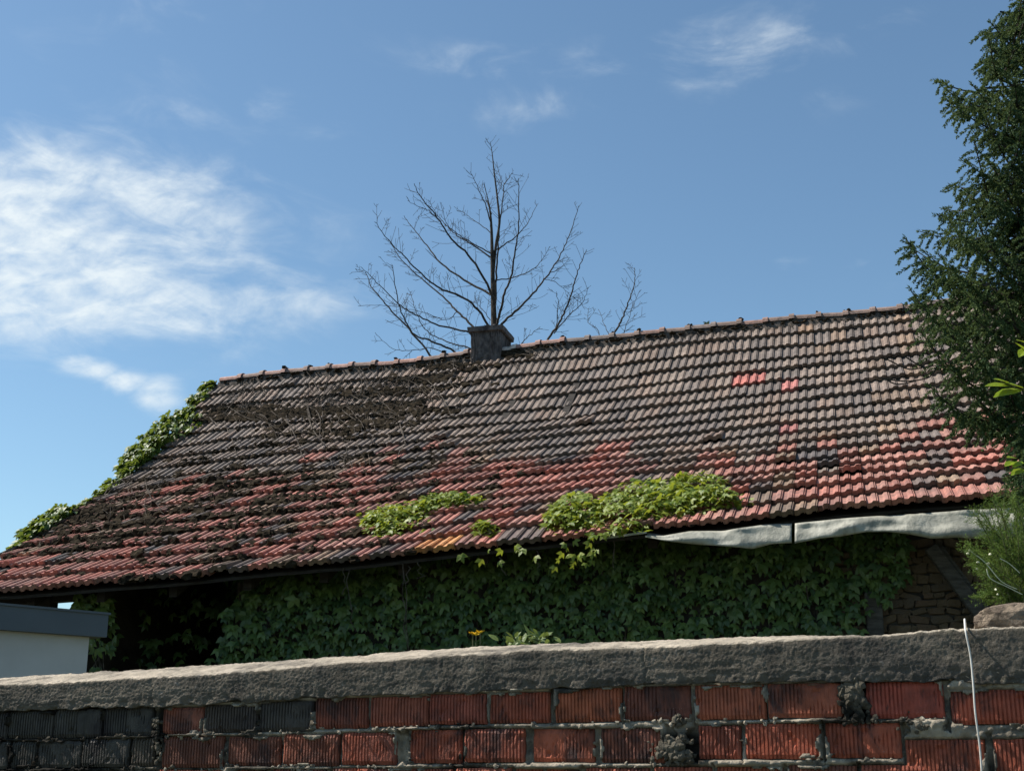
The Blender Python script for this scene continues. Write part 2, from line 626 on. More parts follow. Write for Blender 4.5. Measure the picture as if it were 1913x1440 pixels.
def roof_sk(px, py):
    lo, hi = 0.0, 18.6
    for _ in range(30):
        m = (lo + hi) / 2
        if pix(surf(s_at(px, m), m))[1] < py:
            lo = m
        else:
            hi = m
    return s_at(px, lo), lo


S0, S1 = -4.72, 9.4
TW = 0.21
HB = surf(2, 14)
house = thing('house', (HB.x, HB.y, TERR), 'old low house with a long sagging clay tile roof behind the brick wall', 'house')

# roof deck (boards under the tiles), front and back slope
mb = MB()
NS = 40
vs, fs = [], []
for i in range(NS + 1):
    s = S0 + (S1 - S0) * i / NS
    for k in np.linspace(0, 17.7, 19):
        P = surf(s, k)
        vs.append(P - ZV * .055)
    for k in np.linspace(0, 17.7, 19):
        vs.append(surf(s, k) - ZV * .085)
m = 38
for i in range(NS):
    for j in range(18):
        o = i * m + j
        fs.append((o, o + 1, o + m + 1, o + m))
        fs.append((o + 19, o + m + 19, o + m + 20, o + 20))
    fs.append((i * m + 18, i * m + 37, i * m + m + 37, i * m + m + 18))
fs.append(tuple(range(19)) + tuple(range(37, 18, -1)))
mb.add(vs, fs)
roof = mb.build('roof', M['wood'], house)
mb = MB()
vs = []
for i in range(13):
    s = -3.3 + (S1 + 3.3) * i / 12
    P = surf(s, 0)
    vs += [P - ZV * .03 + RV * .02, P - RV * 5.6 - ZV * 3.3]
mb.add(vs, [(2 * i, 2 * i + 2, 2 * i + 3, 2 * i + 1) for i in range(12)])
mb.build('rear_roof_slope', M['tile_s'], roof).color = (.13, .1, .09, 1)
for i in range(18):      # rafters
    s = S0 + .12 + i * .82
    if s > S1:
        break
    mb = MB()
    for a_, b_ in ((0, 9), (9, 17.0)):
        A, B_ = surf(s, a_) - ZV * .19, surf(s, b_) - ZV * .19
        d = (B_ - A)
        mb.box((A + B_) / 2, UH * .045, d / 2, ZV * .085)
    mb.build('rafter', M['wood'], roof)
# one clay tile: two troughs, two ribs, lip at the lower edge
half = [(0.0, .005), (.06, .000), (.34, .000), (.46, .009), (.53, .018), (.79, .020), (.815, .008), (.86, .008), (.885, .017), (.945, .016), (.975, .002)]
prof = [(x * TW / 2 - TW / 2, z) for x, z in half] + [(x * TW / 2, z) for x, z in half] + [(TW / 2 - .003, -.004)]
TL = 1.0
tv, tf = [], []
n = len(prof)
for x, z in prof:
    tv.append((x, 0.0, z))
for x, z in prof:
    tv.append((x, TL, z))
for x, z in prof:
    tv.append((x, 0.045, z - .052))
for i in range(n - 1):
    tf.append((i, i + 1, n + i + 1, n + i))
    tf.append((2 * n + i, 2 * n + i + 1, i + 1, i))
tv += [(prof[0][0], TL, -.03), (prof[-1][0], TL, -.03)]
tf.append((0, n, 3 * n, 2 * n))
tf.append((n - 1, 3 * n - 1, 3 * n + 1, 2 * n - 1))
mb = MB()
mb.add(tv, tf)
tile_meshes, TVNS = [mb.mesh('roof_tile', M['tile_s'])], [np.array(tv)]
for q in range(5):          # worn and chipped lower edges
    tv2 = [list(v) for v in tv]
    c0_, w0_ = rnd.uniform(-.1, .1), rnd.uniform(.012, .035)
    for i in range(n):
        dy = .012 * abs(noise.noise(Vector((prof[i][0] * 30 + q * 7, 0, 0))))
        if q >= 2 and abs(prof[i][0] - c0_) < w0_:
            dy += .055
        tv2[i][1] += dy
        tv2[2 * n + i][1] += dy
        tv2[i][2] += .003 * noise.noise(Vector((prof[i][0] * 22, q, 3)))
    mb = MB()
    mb.add(tv2, tf)
    tile_meshes.append(mb.mesh('roof_tile', M['tile_s']))
    TVNS.append(np.array(tv2))

GREY = [(.188, .145, .118), (.160, .127, .107), (.210, .162, .130), (.138, .112, .097), (.196, .140, .108)]
RED = [(.36, .148, .112), (.40, .158, .118), (.31, .135, .104), (.34, .168, .130), (.28, .138, .110)]
BROWN = [(.105, .082, .074), (.125, .092, .08), (.095, .08, .076)]
TAN = [(.23, .15, .10), (.25, .17, .115), (.20, .14, .10)]


def tile_colour(px, k, s):
    n_ = fbm((s * .55, k * .33, 3.1), 3) * .9 + rnd.uniform(-.55, .55)
    # where the red tiles begin, course by course along the roof
    kb = float(np.interp(px, [0, 200, 500, 800, 950, 1150, 1180, 1300, 1450, 1600, 1720, 1800], [10.5, 10.5, 9.7, 9.8, 10.2, 10.2, 12.8, 13.2, 12.5, 12.6, 12.2, 11.6]))
    t_ = (k - kb) * .36 + n_ * 1.15 + .3 + (.42 if px < 1180 and k > kb - .5 else 0) + (.25 if px > 1560 and k > 13 else 0)
    if 1180 < px < 1560 and k > 13:
        t_ -= 1.15 * (0.6 + .4 * math.sin(px * .02 + k)) - (.5 if px > 1480 and k < 17 else 0)
    if k <= kb - 2:
        t_ = min(t_, -.1 if rnd.random() > .012 else .2)
    if t_ > .35:
        c = rnd.choice(RED) if rnd.random() < .8 else rnd.choice(BROWN + TAN + [(.19, .11, .09)])
    elif t_ > .12:
        c = rnd.choice(BROWN + TAN + RED)
    else:
        c = rnd.choice(GREY if k < kb + 1.5 else BROWN + GREY)
        if px > 1500 and rnd.random() < .13:
            c = rnd.choice(TAN)
    f = rnd.uniform(.82, 1.18)
    return tuple(min(1, x * f) for x in c)


special = {}
for (px, k, c) in ((1385, 5, (.47, .15, .12)), (1413, 5, (.44, .14, .115)), (1465, 6, (.42, .155, .135)), (1465, 10, (.33, .125, .11)),
                   (808, 18, (.50, .22, .08)), (838, 18, (.56, .27, .10))):
    special[(int(round((s_at(px, k - .5) - S0) / TW - .5)), k)] = c
jobs = []
NC = int((S1 - S0) / TW)
for k in range(1, NROW + 1):
    shift = rnd.uniform(-.008, .008)
    for j in range(NC):
        s = S0 + (j + .5) * TW + shift + rnd.uniform(-.002, .002)
        Pl = surf(s, k)
        nn = snorm(s, k - .3)
        Pu = surf(s, k - 1.28 if k > 1 else k - 1.02)
        lift = .074 + rnd.uniform(-.006, .010)
        if rnd.random() < .03:
            lift += rnd.uniform(.01, .03)
        slip = rnd.uniform(-.008, .012) + (rnd.uniform(.03, .07) if rnd.random() < .015 else 0)
        A = Pl + nn * lift + (Pl - Pu).normalized() * slip
        y = (Pu + nn * .008) - A
        L = y.length
        y.normalize()
        x = (surf(s + .1, k - .3) - surf(s - .1, k - .3)).normalized()
        x = (x + y * rnd.uniform(-.028, .028) + nn * rnd.uniform(-.03, .03))
        x = (x - y * x.dot(y)).normalized()
        z = x.cross(y)
        mw = Matrix(((x.x, y.x * L, z.x, A.x), (x.y, y.y * L, z.y, A.y), (x.z, y.z * L, z.z, A.z), (0, 0, 0, 1)))
        px, py, zc = pix(A)
        col = special.get((j, k)) or tile_colour(px, k, s)
        jobs.append((zc, px, py, mw, col))
inview = sorted([q for q in jobs if -5 < q[1] < 1880 and not (q[1] > 1020 and q[1] < 1390 and q[2] > 930)], key=lambda q: q[0])
single = set(id(q) for q in inview[:300])
mb = MB()
for q in jobs:
    if id(q) in single:
        o = link('roof_tile', tile_meshes[rnd.choice([0, 0, 1, 1, 2, 2, 3, 4, 5])], roof, mw=q[3])
        o.color = (*q[4], 1)
    else:
        mm = np.array(q[3])
        v = TVNS[rnd.choice([0, 0, 1, 1, 2, 2, 3, 4, 5])] @ mm[:3, :3].T + mm[:3, 3]
        mb.add(v.tolist(), tf, q[4])
mb.build('roof_tile_field', M['tile_j'], roof, kind='stuff')

# ridge tiles: bent caps with a collar at one end, bedded in mortar
RL = 0.372
cap_v, cap_f = [], []
secs = [(0, 1.0), (.80, .94), (.805, 1.16), (1.0, 1.20), (1.0, 1.05)]
NA = 9
for (u, r_) in secs:
    for i in range(NA):
        a = math.pi * (i / (NA - 1)) * .92 + math.pi * .04
        cap_v.append((u * RL, -math.cos(a) * .125 * r_, math.sin(a) ** .8 * .105 * r_))
for i in range(len(secs) - 1):
    for j in range(NA - 1):
        o = i * NA + j
        cap_f.append((o, o + NA, o + NA + 1, o + 1))
cap_f.append(tuple(range(NA)))
mb = MB()
mb.add(cap_v, cap_f)
cap_mesh = mb.mesh('ridge_tile', M['tile_s'], True)
for p_ in cap_mesh.polygons:
    p_.use_smooth = False
lumps = MB()


def blob(mb_, P, r, squash=.6, sub=1, nrm=None, col=None, jag=.35):
    """small uneven lump"""
    vs, fs = ICO[sub]
    nrm = nrm or ZV
    a = nrm.orthogonal().normalized()
    b = nrm.cross(a)
    ph = rnd.uniform(0, 100)
    th = rnd.uniform(0, 6.28)
    a, b = a * math.cos(th) + b * math.sin(th), b * math.cos(th) - a * math.sin(th)
    el = rnd.uniform(.7, 1.4)
    out = []
    for v in vs:
        q = 1 + jag * noise.noise(Vector((v[0] * 1.7 + ph, v[1] * 1.7, v[2] * 1.7))) * 2 + rnd.uniform(-jag, jag) * .35
        out.append(P + a * (v[0] * r * q * el) + b * (v[1] * r * q) + nrm * (v[2] * r * q * squash))
    mb_.add(out, fs, col)


import bmesh
ICO = {}
for sub in (1, 2, 3):
    bm = bmesh.new()
    bmesh.ops.create_icosphere(bm, subdivisions=sub, radius=1)
    bm.verts.ensure_lookup_table()
    ICO[sub] = ([tuple(v.co) for v in bm.verts], [tuple(v.index for v in f.verts) for f in bm.faces])
    bm.free()

i = 0
s = S0 + .12
while s < S1 - .3:
    A, B_ = surf(s, 0), surf(s + RL, 0)
    x = (B_ - A).normalized()
    y = -RV
    y = (y - x * x.dot(y)).normalized()
    z = x.cross(y)
    A = A + ZV * (.012 + rnd.uniform(-.010, .010))
    x = (x + ZV * rnd.uniform(-.03, .03)).normalized()
    o = link('ridge_tile', cap_mesh, roof, mw=Matrix(((x.x, y.x, z.x, A.x), (x.y, y.y, z.y, A.y), (x.z, y.z, z.z, A.z), (0, 0, 0, 1))))
    px = pix(A)[0]
    c = rnd.choice([(.34, .19, .15), (.30, .165, .13), (.24, .16, .13), (.36, .21, .17)]) if px < 1050 else rnd.choice([(.22, .15, .12), (.27, .16, .125), (.19, .145, .125)])
    if 905 < px < 965:
        c = (.55, .48, .42)
    o.color = (*c, 1)
    for _ in range(rnd.choice([0, 1, 1, 2])):
        blob(lumps, A + x * (RL * rnd.uniform(.85, 1.05)) + ZV * .115 + RV * rnd.uniform(-.05, .09), rnd.uniform(.018, .04), .7, 1, jag=.5)
    for _ in range(9):
        u = rnd.uniform(0, RL)
        blob(lumps, A + x * u + RV * rnd.uniform(.10, .15) - ZV * rnd.uniform(.0, .05), rnd.uniform(.015, .038), .6, 1, jag=.5)
    s += RL - .012
mb = MB()
vs = []
for q in range(161):
    s = S0 + .1 + (S1 - S0 - .3) * q / 160
    P = surf(s, 0)
    for (d_, h_) in ((.16, -.12), (.135, -.05), (.10, .03), (0, .07), (-.12, .03), (-.15, -.12)):
        vs.append(P + RV * (d_ + .02 * noise.noise(Vector((s * 9, d_ * 9, 3)))) + ZV * (h_ + .022 * noise.noise(Vector((s * 12, d_ * 12, 0)))))
mb.add(vs, [(q * 6 + e, q * 6 + 6 + e, q * 6 + 7 + e, q * 6 + 1 + e) for q in range(160) for e in range(5)])
mb.build('ridge_mortar', M['mortarcap'], roof)
lumps.build('ridge_moss', M['moss'], roof, kind='stuff')

# verge board on the open left gable
mb = MB()
for k in range(18):
    A, B_ = surf(S0, k) - ZV * .09, surf(S0, k + 1) - ZV * .09
    mb.box((A + B_) / 2, -UH * .014, (B_ - A) / 2 * 1.01, ZV * .075)
mb.build('verge_board', M['greywood'], roof)

# ------------------------------------------------------------------ walls of the house
SETB = 0.85
DW = RD[-1] - SETB                  # wall plane below the roof


def hw(s, z, d=0.0):
    """point on the house front wall; d proud of it"""
    return Vector((0, RY, 0)) + UH * s + RV * (DW + d) + ZV * z


HW0 = hw(0, 0)


def hw_sz(px, py, d=0.0):
    P = on_plane(px, py, hw(0, 0, d), RV)
    return (P - HW0).dot(UH), P.z


SB = hw_sz(150, 1150)[0]
SF = hw_sz(440, 1150)[0]           # the closed front begins here; left of it the bay is open
kw = float(np.interp(DW, RD, range(NROW + 1)))
mb = MB()
N = 30
vs, fs = [], []
for i in range(N + 1):
    s = SF + (S1 - .3 - SF) * i / N
    zt = surf(s, kw).z - .10
    for d in (0, -.4):
        vs += [hw(s, TERR, d), hw(s, zt + (.0 if d == 0 else .18), d)]
for i in range(N):
    o = i * 4
    fs += [(o, o + 4, o + 5, o + 1), (o + 2, o + 3, o + 7, o + 6), (o + 1, o + 5, o + 7, o + 3)]
mb.add(vs, fs)
# gable end of the closed part and rear wall
GP = [hw(SB, TERR), hw(SB, surf(SB, kw).z - .1)] + [surf(SB, k) - ZV * .11 for k in (12, 8, 4, 0)] + [hw(SB, surf(SB, kw).z - .1, -(DW + 4.6)), hw(SB, TERR, -(DW + 4.6))]
mb.add(GP, [tuple(range(len(GP)))])
kr = float(np.interp(DW - 3.2, RD, range(NROW + 1)))
mb.add([hw(SB - .1, TERR, -3.2), hw(SF + .3, TERR, -3.2), hw(SF + .3, surf(SF, kr).z - .12, -3.2), hw(SB - .1, surf(SB, kr).z - .12, -3.2)], [(0, 1, 2, 3)])
mb.add([hw(SF, TERR, 0), hw(SF, TERR, -3.2), hw(SF, surf(SF, kr).z - .12, -3.2), hw(SF, surf(SF, kw).z - .1, 0)], [(0, 1, 2, 3)])
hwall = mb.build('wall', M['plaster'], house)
# rubble stones where the wall is bare of leaves
st_meshes = []
for q in range(14):
    bmx = MB()
    vs, fs = ICO[2]
    ph = rnd.uniform(0, 50)
    out = []
    for v in vs:
        w_ = [math.copysign(abs(c_) ** .42, c_) for c_ in v]
        mxx = max(abs(c_) for c_ in w_)
        nz = 1 + .36 * noise.noise(Vector((v[0] * 1.4 + ph, v[1] * 1.4, v[2] * 1.4)))
        out.append((w_[0] / mxx * nz, w_[1] / mxx * nz, w_[2] / mxx * nz))
    bmx.add(out, fs)
    st_meshes.append(bmx.mesh('stone', M['stone'], False))
sL, sR = hw_sz(1560, 1100)[0], hw_sz(1960, 1100)[0]
z = hw_sz(1750, 1200)[1] - .10
ztop = hw_sz(1750, 1005)[1]
row = 0
while z < ztop:
    h = rnd.uniform(.05, .10)
    s = sL - rnd.uniform(0, .1)
    while s < sR:
        w_ = rnd.choice([rnd.uniform(.05, .10), rnd.uniform(.09, .15), rnd.uniform(.14, .21)])
        hh = h * rnd.uniform(.72, 1.08)
        o = link('stone', rnd.choice(st_meshes), hwall)
        ex = UH * (w_ / 2 * .93)
        ez = ZV * (hh / 2 * .95) + UH * rnd.uniform(-.014, .014)
        ex = ex + ZV * rnd.uniform(-.010, .010)
        ed = RV * .035
        P = hw(s + w_ / 2, z + h / 2 + rnd.uniform(-.006, .006), -.004)
        o.matrix_basis = Matrix(((ex.x, ed.x, ez.x, P.x), (ex.y, ed.y, ez.y, P.y), (ex.z, ed.z, ez.z, P.z), (0, 0, 0, 1)))
        c = rnd.choice([(.21, .165, .115), (.17, .14, .105), (.25, .20, .145), (.19, .135, .10), (.15, .13, .11)])
        o.color = (*c, 1)
        s += w_
    z += h
    row += 1

# door post, brace, posts
def beam(name, A, B_, wx, wy, mat, parent, side=None):
    d = B_ - A
    dn = d.normalized()
    sd = (side or UH)
    sd = (sd - dn * sd.dot(dn)).normalized()
    m_ = MB()
    m_.box((A + B_) / 2, sd * wx / 2, dn.cross(sd) * wy / 2, d / 2)
    o = m_.build(name, mat, parent)
    bv = o.modifiers.new('edge', 'BEVEL')
    bv.width = .008
    bv.segments = 1
    return o


s_, z_ = hw_sz(1637, 1200)
beam('door_post', hw(s_, TERR, .06), hw(s_, z_ + .45, .06), .15, .12, M['greywood'], house)
sb_, zb_ = hw_sz(1850, 1172, .10)
sc_, zc_ = hw_sz(1738, 1022, .10)
beam('brace', hw(sb_, zb_, .10), hw(sc_, zc_, .10), .12, .13, M['greywood'], house)
sb_, zb_ = hw_sz(1868, 1172, .08)
sc_, zc_ = hw_sz(1757, 1022, .08)
beam('brace_batten', hw(sb_, zb_, .08), hw(sc_, zc_, .08), .04, .10, M['greywood'], house)
# open bay at the left end: posts and plate carrying the eave
for px in (84,):
    s_ = hw_sz(px, 1130, .2)[0]
    beam('post', hw(s_, TERR, .2), hw(s_, surf(s_, 16.7).z - .18, .2), .22, .16, M['wood'], house)
pl0, pl1 = hw(S0 + .1, 0, .2), hw(SB + .3, 0, .2)
za, zb = surf(S0 + .1, 16.7).z - .2, surf(SB + .3, 16.7).z - .2
beam('wall_plate', pl0 + ZV * za, pl1 + ZV * zb, .12, .12, M['wood'], house, ZV)

# chimney on the ridge
csz = s_at(914, 0)
CP = surf(csz, 0) - RV * .10
cw, cd = .218, .29
tp = at(915, 611, CP.y - .25).z
mb = MB()
NG = 16
def chim_ring(z, wx, wd):
    out = []
    for i in range(NG):
        a = i / NG * 4
        e = int(a)
        f_ = a - e
        c_ = [(-1, 1), (1, 1), (1, -1), (-1, -1), (-1, 1)]
        x_ = c_[e][0] * (1 - f_) + c_[e + 1][0] * f_
        y_ = c_[e][1] * (1 - f_) + c_[e + 1][1] * f_
        P = Vector((CP.x, CP.y, z)) + UH * x_ * wx + RV * y_ * wd
        nz = fbm((P.x * 9, P.y * 9, z * 4), 3) * .012
        out.append(P + (UH * x_ + RV * y_) * nz)
    return out
zs = np.linspace(CP.z - .5, tp - .07, 16)
vs = []
for z in zs:
    tpr = 1 + .05 * (1 - (z - zs[0]) / (zs[-1] - zs[0]))
    vs += chim_ring(z, cw * tpr, cd * tpr)
fs = [(r_ * NG + i, r_ * NG + (i + 1) % NG, (r_ + 1) * NG + (i + 1) % NG, (r_ + 1) * NG + i) for r_ in range(15) for i in range(NG)]
mb.add(vs, fs)
for j in range(24):         # clinging roots
    x_, y_ = (rnd.uniform(-1, 1), 1.0) if rnd.random() < .75 else (1.0, rnd.uniform(-1, 1))
    pts = []
    for q in range(7):
        z = zs[0] + .3 + q * (zs[-1] - zs[0] - .3) / 6
        x_ += rnd.uniform(-.12, .12) if y_ == 1.0 else 0
        pts.append(Vector((CP.x, CP.y, z)) + UH * max(-1.02, min(1.03, x_)) * cw * 1.03 + RV * y_ * cd * 1.045)
    mb.tube(pts, rnd.uniform(.004, .010), 4)
chim = mb.build('chimney', M['chim'], house)
mb = MB()
vs = []
for z, e in ((tp - .085, .015), (tp - .075, .05), (tp - .005, .055), (tp, .02), (tp + .002, -.09)):
    vs += chim_ring(z, cw + e, cd + e)
fs = [(r_ * NG + i, r_ * NG + (i + 1) % NG, (r_ + 1) * NG + (i + 1) % NG, (r_ + 1) * NG + i) for r_ in range(4) for i in range(NG)]
fs.append(tuple(range(4 * NG, 5 * NG)))
mb.add(vs, fs)
for j in range(60):
    blob(mb, Vector((CP.x, CP.y, tp)) + UH * rnd.uniform(-1, 1) * cw + RV * rnd.uniform(-1, 1) * cd, rnd.uniform(.02, .05), .6, 1, jag=.5)
mb.build('chimney_cap', M['chim'], chim)

# gutter: buckled zinc, two lengths with a gap, hanging off the right half of the eave
GT = [(1205, 1000), (1240, 1001), (1290, 992), (1350, 991), (1400, 984), (1430, 979), (1480, 977), (1485, 977), (1560, 970), (1640, 963), (1740, 957), (1800, 953), (1930, 945), (2060, 936)]
GB = [(1205, 1003), (1240, 1010), (1290, 1016), (1350, 1020), (1405, 1025), (1440, 1016), (1478, 1014), (1484, 1015), (1530, 1006), (1570, 1002), (1620, 993), (1660, 993), (1700, 998), (1741, 1006), (1790, 1004), (1815, 1006), (1900, 1001), (2060, 990)]


def gutter(px0, px1, name):
    m_ = MB()
    n_ = int((px1 - px0) / 5)
    vs, fs = [], []
    ns = 8
    for i in range(n_ + 1):
        px = px0 + (px1 - px0) * i / n_
        yt, yb = lerp_table(GT, px), lerp_table(GB, px)
        s0_ = s_at(px, 18)
        E0 = surf(s0_, 18)
        Pt = on_plane(px, yt, E0 + RV * .05, RV)
        Pb = on_plane(px, yb, E0 + RV * .10, RV)
        for j in range(ns + 1):
            f_ = j / ns
            P = Pt.lerp(Pb, f_) + RV * (.022 * math.sin(f_ * math.pi)) + RV * (.045 * fbm((px * .013, f_ * 1.6, 2.2), 2))
            vs.append(P)
        vs.append(Pb - RV * .05 + ZV * .008)
        vs.append(Pb - RV * .12 + ZV * .06)
    m = ns + 3
    for i in range(n_):
        for j in range(m - 1):
            o = i * m + j
            fs.append((o, o + 1, o + m + 1, o + m))
    m_.add(vs, fs)
    o = m_.build(name, M['zinc'], house, True)
    sd = o.modifiers.new('sheet', 'SOLIDIFY')
    sd.thickness = .004
    return o


gutter(1206, 1479, 'gutter')
gutter(1485, 2050, 'gutter')
A, B_ = at(1120, 1006, surf(s_at(1120, 18), 18).y - .1), at(1208, 994, surf(s_at(1208, 18), 18).y - .1)
mb = MB()
mb.box((A + B_) / 2, (B_ - A) / 2, ZV * .010, RV * .004)
mb.build('flashing_strip', M['zinc'], house)

# ------------------------------------------------------------------ leaves
LV2 = [(0, .36, .05), (0, 0, 0), (.30, -.10, -.03), (.50, .10, -.08), (.74, .56, -.20), (.22, .50, .0), (.20, .74, -.05), (0, 1.12, -.18),
       (-.20, .74, -.05), (-.22, .50, .0), (-.74, .56, -.20), (-.50, .10, -.08), (-.30, -.10, -.03)]
LF2 = [(0, i, i + 1) for i in range(1, 12)] + [(0, 12, 1)]
LVN = np.array(LV2)
LV3 = [(0, 0, 0), (.20, .22, .03), (.27, .5, .02), (.17, .8, -.03), (0, 1.05, -.1), (-.17, .8, -.03), (-.27, .5, .02), (-.20, .22, .03), (0, .5, -.03)]
LF3 = [(8, i, i + 1) for i in range(0, 7)] + [(8, 7, 0)]


def leafmesh(name, V_, F_, mat):
    m_ = MB()
    m_.add(V_, F_)
    return m_.mesh(name, mat)


def lmat(P, tip, nrm, size):
    y = tip.normalized()
    z = (nrm - y * nrm.dot(y))
    if z.length < 1e-3:
        z = y.orthogonal()
    z.normalize()
    x = y.cross(z)
    return Matrix(((x.x * size, y.x * size, z.x * size, P.x), (x.y * size, y.y * size, z.y * size, P.y), (x.z * size, y.z * size, z.z * size, P.z), (0, 0, 0, 1)))


def put_leaves(th, mats, key, nmax=300, V_=LV2, F_=LF2, name='leaf'):
    me = leafmesh(name, V_, F_, M[key + '_s'])
    def rank(mw):
        px, py, zc = pix(mw.translation)
        vis = 0 <= px <= 1913 and 0 <= py <= 1440
        return (0 if vis else 1, zc - .0 * mw.col[0].length)
    mats = sorted(mats, key=rank)
    for mw in mats[:nmax]:
        link(name, me, th, mw=mw)
    if len(mats) > nmax:
        m_ = MB()
        VN = np.array(V_)
        for mw in mats[nmax:]:
            mm = np.array(mw)
            m_.add((VN @ mm[:3, :3].T + mm[:3, 3]).tolist(), F_, (rnd.random(), 0, 0))
        m_.build('foliage', M[key + '_j'], th, kind='stuff')


# ---- wall ivy
mats = []
sA, sBv = hw_sz(150, 1150)[0], hw_sz(1700, 1100)[0]
tries = 0
while len(mats) < 5200 and tries < 60000:
    tries += 1
    s = rnd.uniform(sA, sBv)
    P0 = hw(s, 0)
    zt = surf(s, kw).z - .08
    zc_ = hw_sz(900, 1240)[1] - .25
    z = rnd.uniform(max(TERR, zc_), zt)
    px, py, _ = pix(hw(s, z, .1))
    # outline of the growth: bare stone at the lower right; thin in the deep shade at the left
    if px > 1600 and py > 1075 + (1700 - px) * .9 + 25 * noise.noise(Vector((s * 3, z * 3, 0))):
        if not (px < 1650 and rnd.random() < .35):
            continue
    lim = 470 - (py - 1060) * .42 + 30 * noise.noise(Vector((z * 4, 0, 7)))
    if px < lim and rnd.random() > (.10 if px > 430 else 0):
        continue
    thick = .08 + .30 * max(0, noise.noise(Vector((s * 1.7, z * 2.2, 4)))) + .22 * max(0, noise.noise(Vector((s * 4, z * 5, 9))))
    d = .02 + thick * rnd.random() ** .6
    P = hw(s, z, d)
    nrm = RV * 1.0 + ZV * rnd.uniform(-.1, 1.5) + UH * rnd.uniform(-.9, .9)
    tip = -ZV * 1.0 + RV * rnd.uniform(.05, .9) + UH * rnd.uniform(-.6, .6)
    mats.append(lmat(P, tip, nrm, rnd.choice([rnd.uniform(.04, .07), rnd.uniform(.06, .10), rnd.uniform(.07, .125)])))
for q in range(240):        # growth hanging in the open bay
    s = rnd.uniform(SB + .1, SF + .1)
    d = -rnd.uniform(.5, 1.4)
    z = rnd.uniform(TERR + .6, surf(s, kw).z - .15)
    if noise.noise(Vector((s * 2.2, z * 2.2, 30))) < -.15:
        continue
    mats.append(lmat(hw(s, z, d), -ZV + RV * rnd.uniform(.05, .9) + UH * rnd.uniform(-.7, .7), RV + ZV * rnd.uniform(-.1, 1.2) + UH * rnd.uniform(-.9, .9), rnd.uniform(.06, .13)))
ivy = thing('climbing_ivy', hw(1.0, TERR, .1), 'dark green ivy covering the shaded house wall under the eave', 'ivy')
put_leaves(ivy, mats, 'ivy', 300)
mb = MB()
for j in range(46):
    s = rnd.uniform(SF + .1, sBv - .4)
    pts = []
    x_ = s
    for q in range(9):
        z = TERR + .2 + q * (surf(s, kw).z - TERR - .3) / 8
        x_ += rnd.uniform(-.05, .05)
        pts.append(hw(x_, z, .03 + rnd.uniform(0, .03)))
    mb.tube(pts, rnd.uniform(.003, .008), 4)
mb.build('stem', M['litter'], ivy, kind='stuff')
# loose stems dangling from the eave
for px, y0, y1 in ((640, 1060, 1110), (752, 1052, 1230), (762, 1056, 1090), (780, 1050, 1080), (1145, 1010, 1060), (935, 1040, 1075), (1005, 1028, 1060), (650, 1065, 1180), (755, 1060, 1200)):
    mb = MB()
    s0_ = s_at(px, 18)
    pts = []
    for q in range(7):
        f_ = q / 6
        pts.append(at(px + rnd.uniform(-4, 4) + f_ * rnd.uniform(-5, 14), y0 + (y1 - y0) * f_, surf(s0_, 18).y + .1))
    mb.tube(pts, .0045, 4)
    mb.build('dangling_stem', M['litter'], ivy)

# ---- vines on the roof
def roof_vine(label, shapes, count, key, smin, smax, nmax, hmax=.16, hang=0):
    mats = []
    cs = []
    for (px, py, rx, ry, w_) in shapes:
        cs += [(px, py, rx, ry)] * w_
    x0, y0 = shapes[0][0], shapes[0][1]
    sk = roof_sk(x0, y0)
    th = thing('roof_vine', surf(*sk), label, 'vine', 'vine clumps growing on the roof')
    while len(mats) < count:
        px, py, rx, ry = rnd.choice(cs)
        r_ = math.sqrt(rnd.random())
        if rnd.random() < .12:
            r_ = rnd.uniform(1.0, 1.35)
        a = rnd.uniform(0, 6.283)
        X, Y = px + rx * r_ * math.cos(a), py + ry * r_ * math.sin(a)
        s, k = roof_sk(X, Y)
        nn = snorm(s, k)
        dome = math.sqrt(max(0, 1 - r_ * r_))
        h = .05 + hmax * dome * rnd.random() ** .55
        P = surf(s, min(k + h * .8, 18.3)) + nn * h
        nrm = nn * .8 + ZV * .5 + Vector((rnd.uniform(-1.2, 1.2), rnd.uniform(-1.2, 1.2), rnd.uniform(-.5, .5)))
        tip = RV * 1.0 - ZV * rnd.uniform(.1, .9) + UH * rnd.uniform(-1.0, 1.0) + Vector((0, 0, rnd.uniform(-.2, .5)))
        mats.append(lmat(P, tip, nrm, rnd.uniform(smin, smax)))
    for q in range(hang):
        X = rnd.choice([rnd.gauss(1075, 26), rnd.uniform(860, 1110)])
        s = s_at(X, 18)
        P = surf(s, 18) + RV * rnd.uniform(.02, .16) + ZV * (rnd.uniform(-.26, .06) if X > 1030 else rnd.uniform(-.14, .0))
        mats.append(lmat(P, -ZV + RV * rnd.uniform(.1, .9) + UH * rnd.uniform(-.9, .9), RV + ZV * rnd.uniform(-.6, 1.2) + UH * rnd.uniform(-1.2, 1.2), rnd.uniform(smin * .9, smax * .95)))
    put_leaves(th, mats, key, nmax)
    m_ = MB()
    for q in range(14):
        px, py, rx, ry = rnd.choice(cs)
        pts = []
        X, Y = px - rx * .6, py + ry * .5
        for e in range(6):
            s, k = roof_sk(X, Y)
            pts.append(surf(s, k) + snorm(s, k) * rnd.uniform(.05, .10))
            X += rx * .25
            Y += rnd.uniform(-ry, ry) * .3
        m_.tube(pts, .006, 4)
    m_.build('stem', M['stem'], th, kind='stuff')
    return th


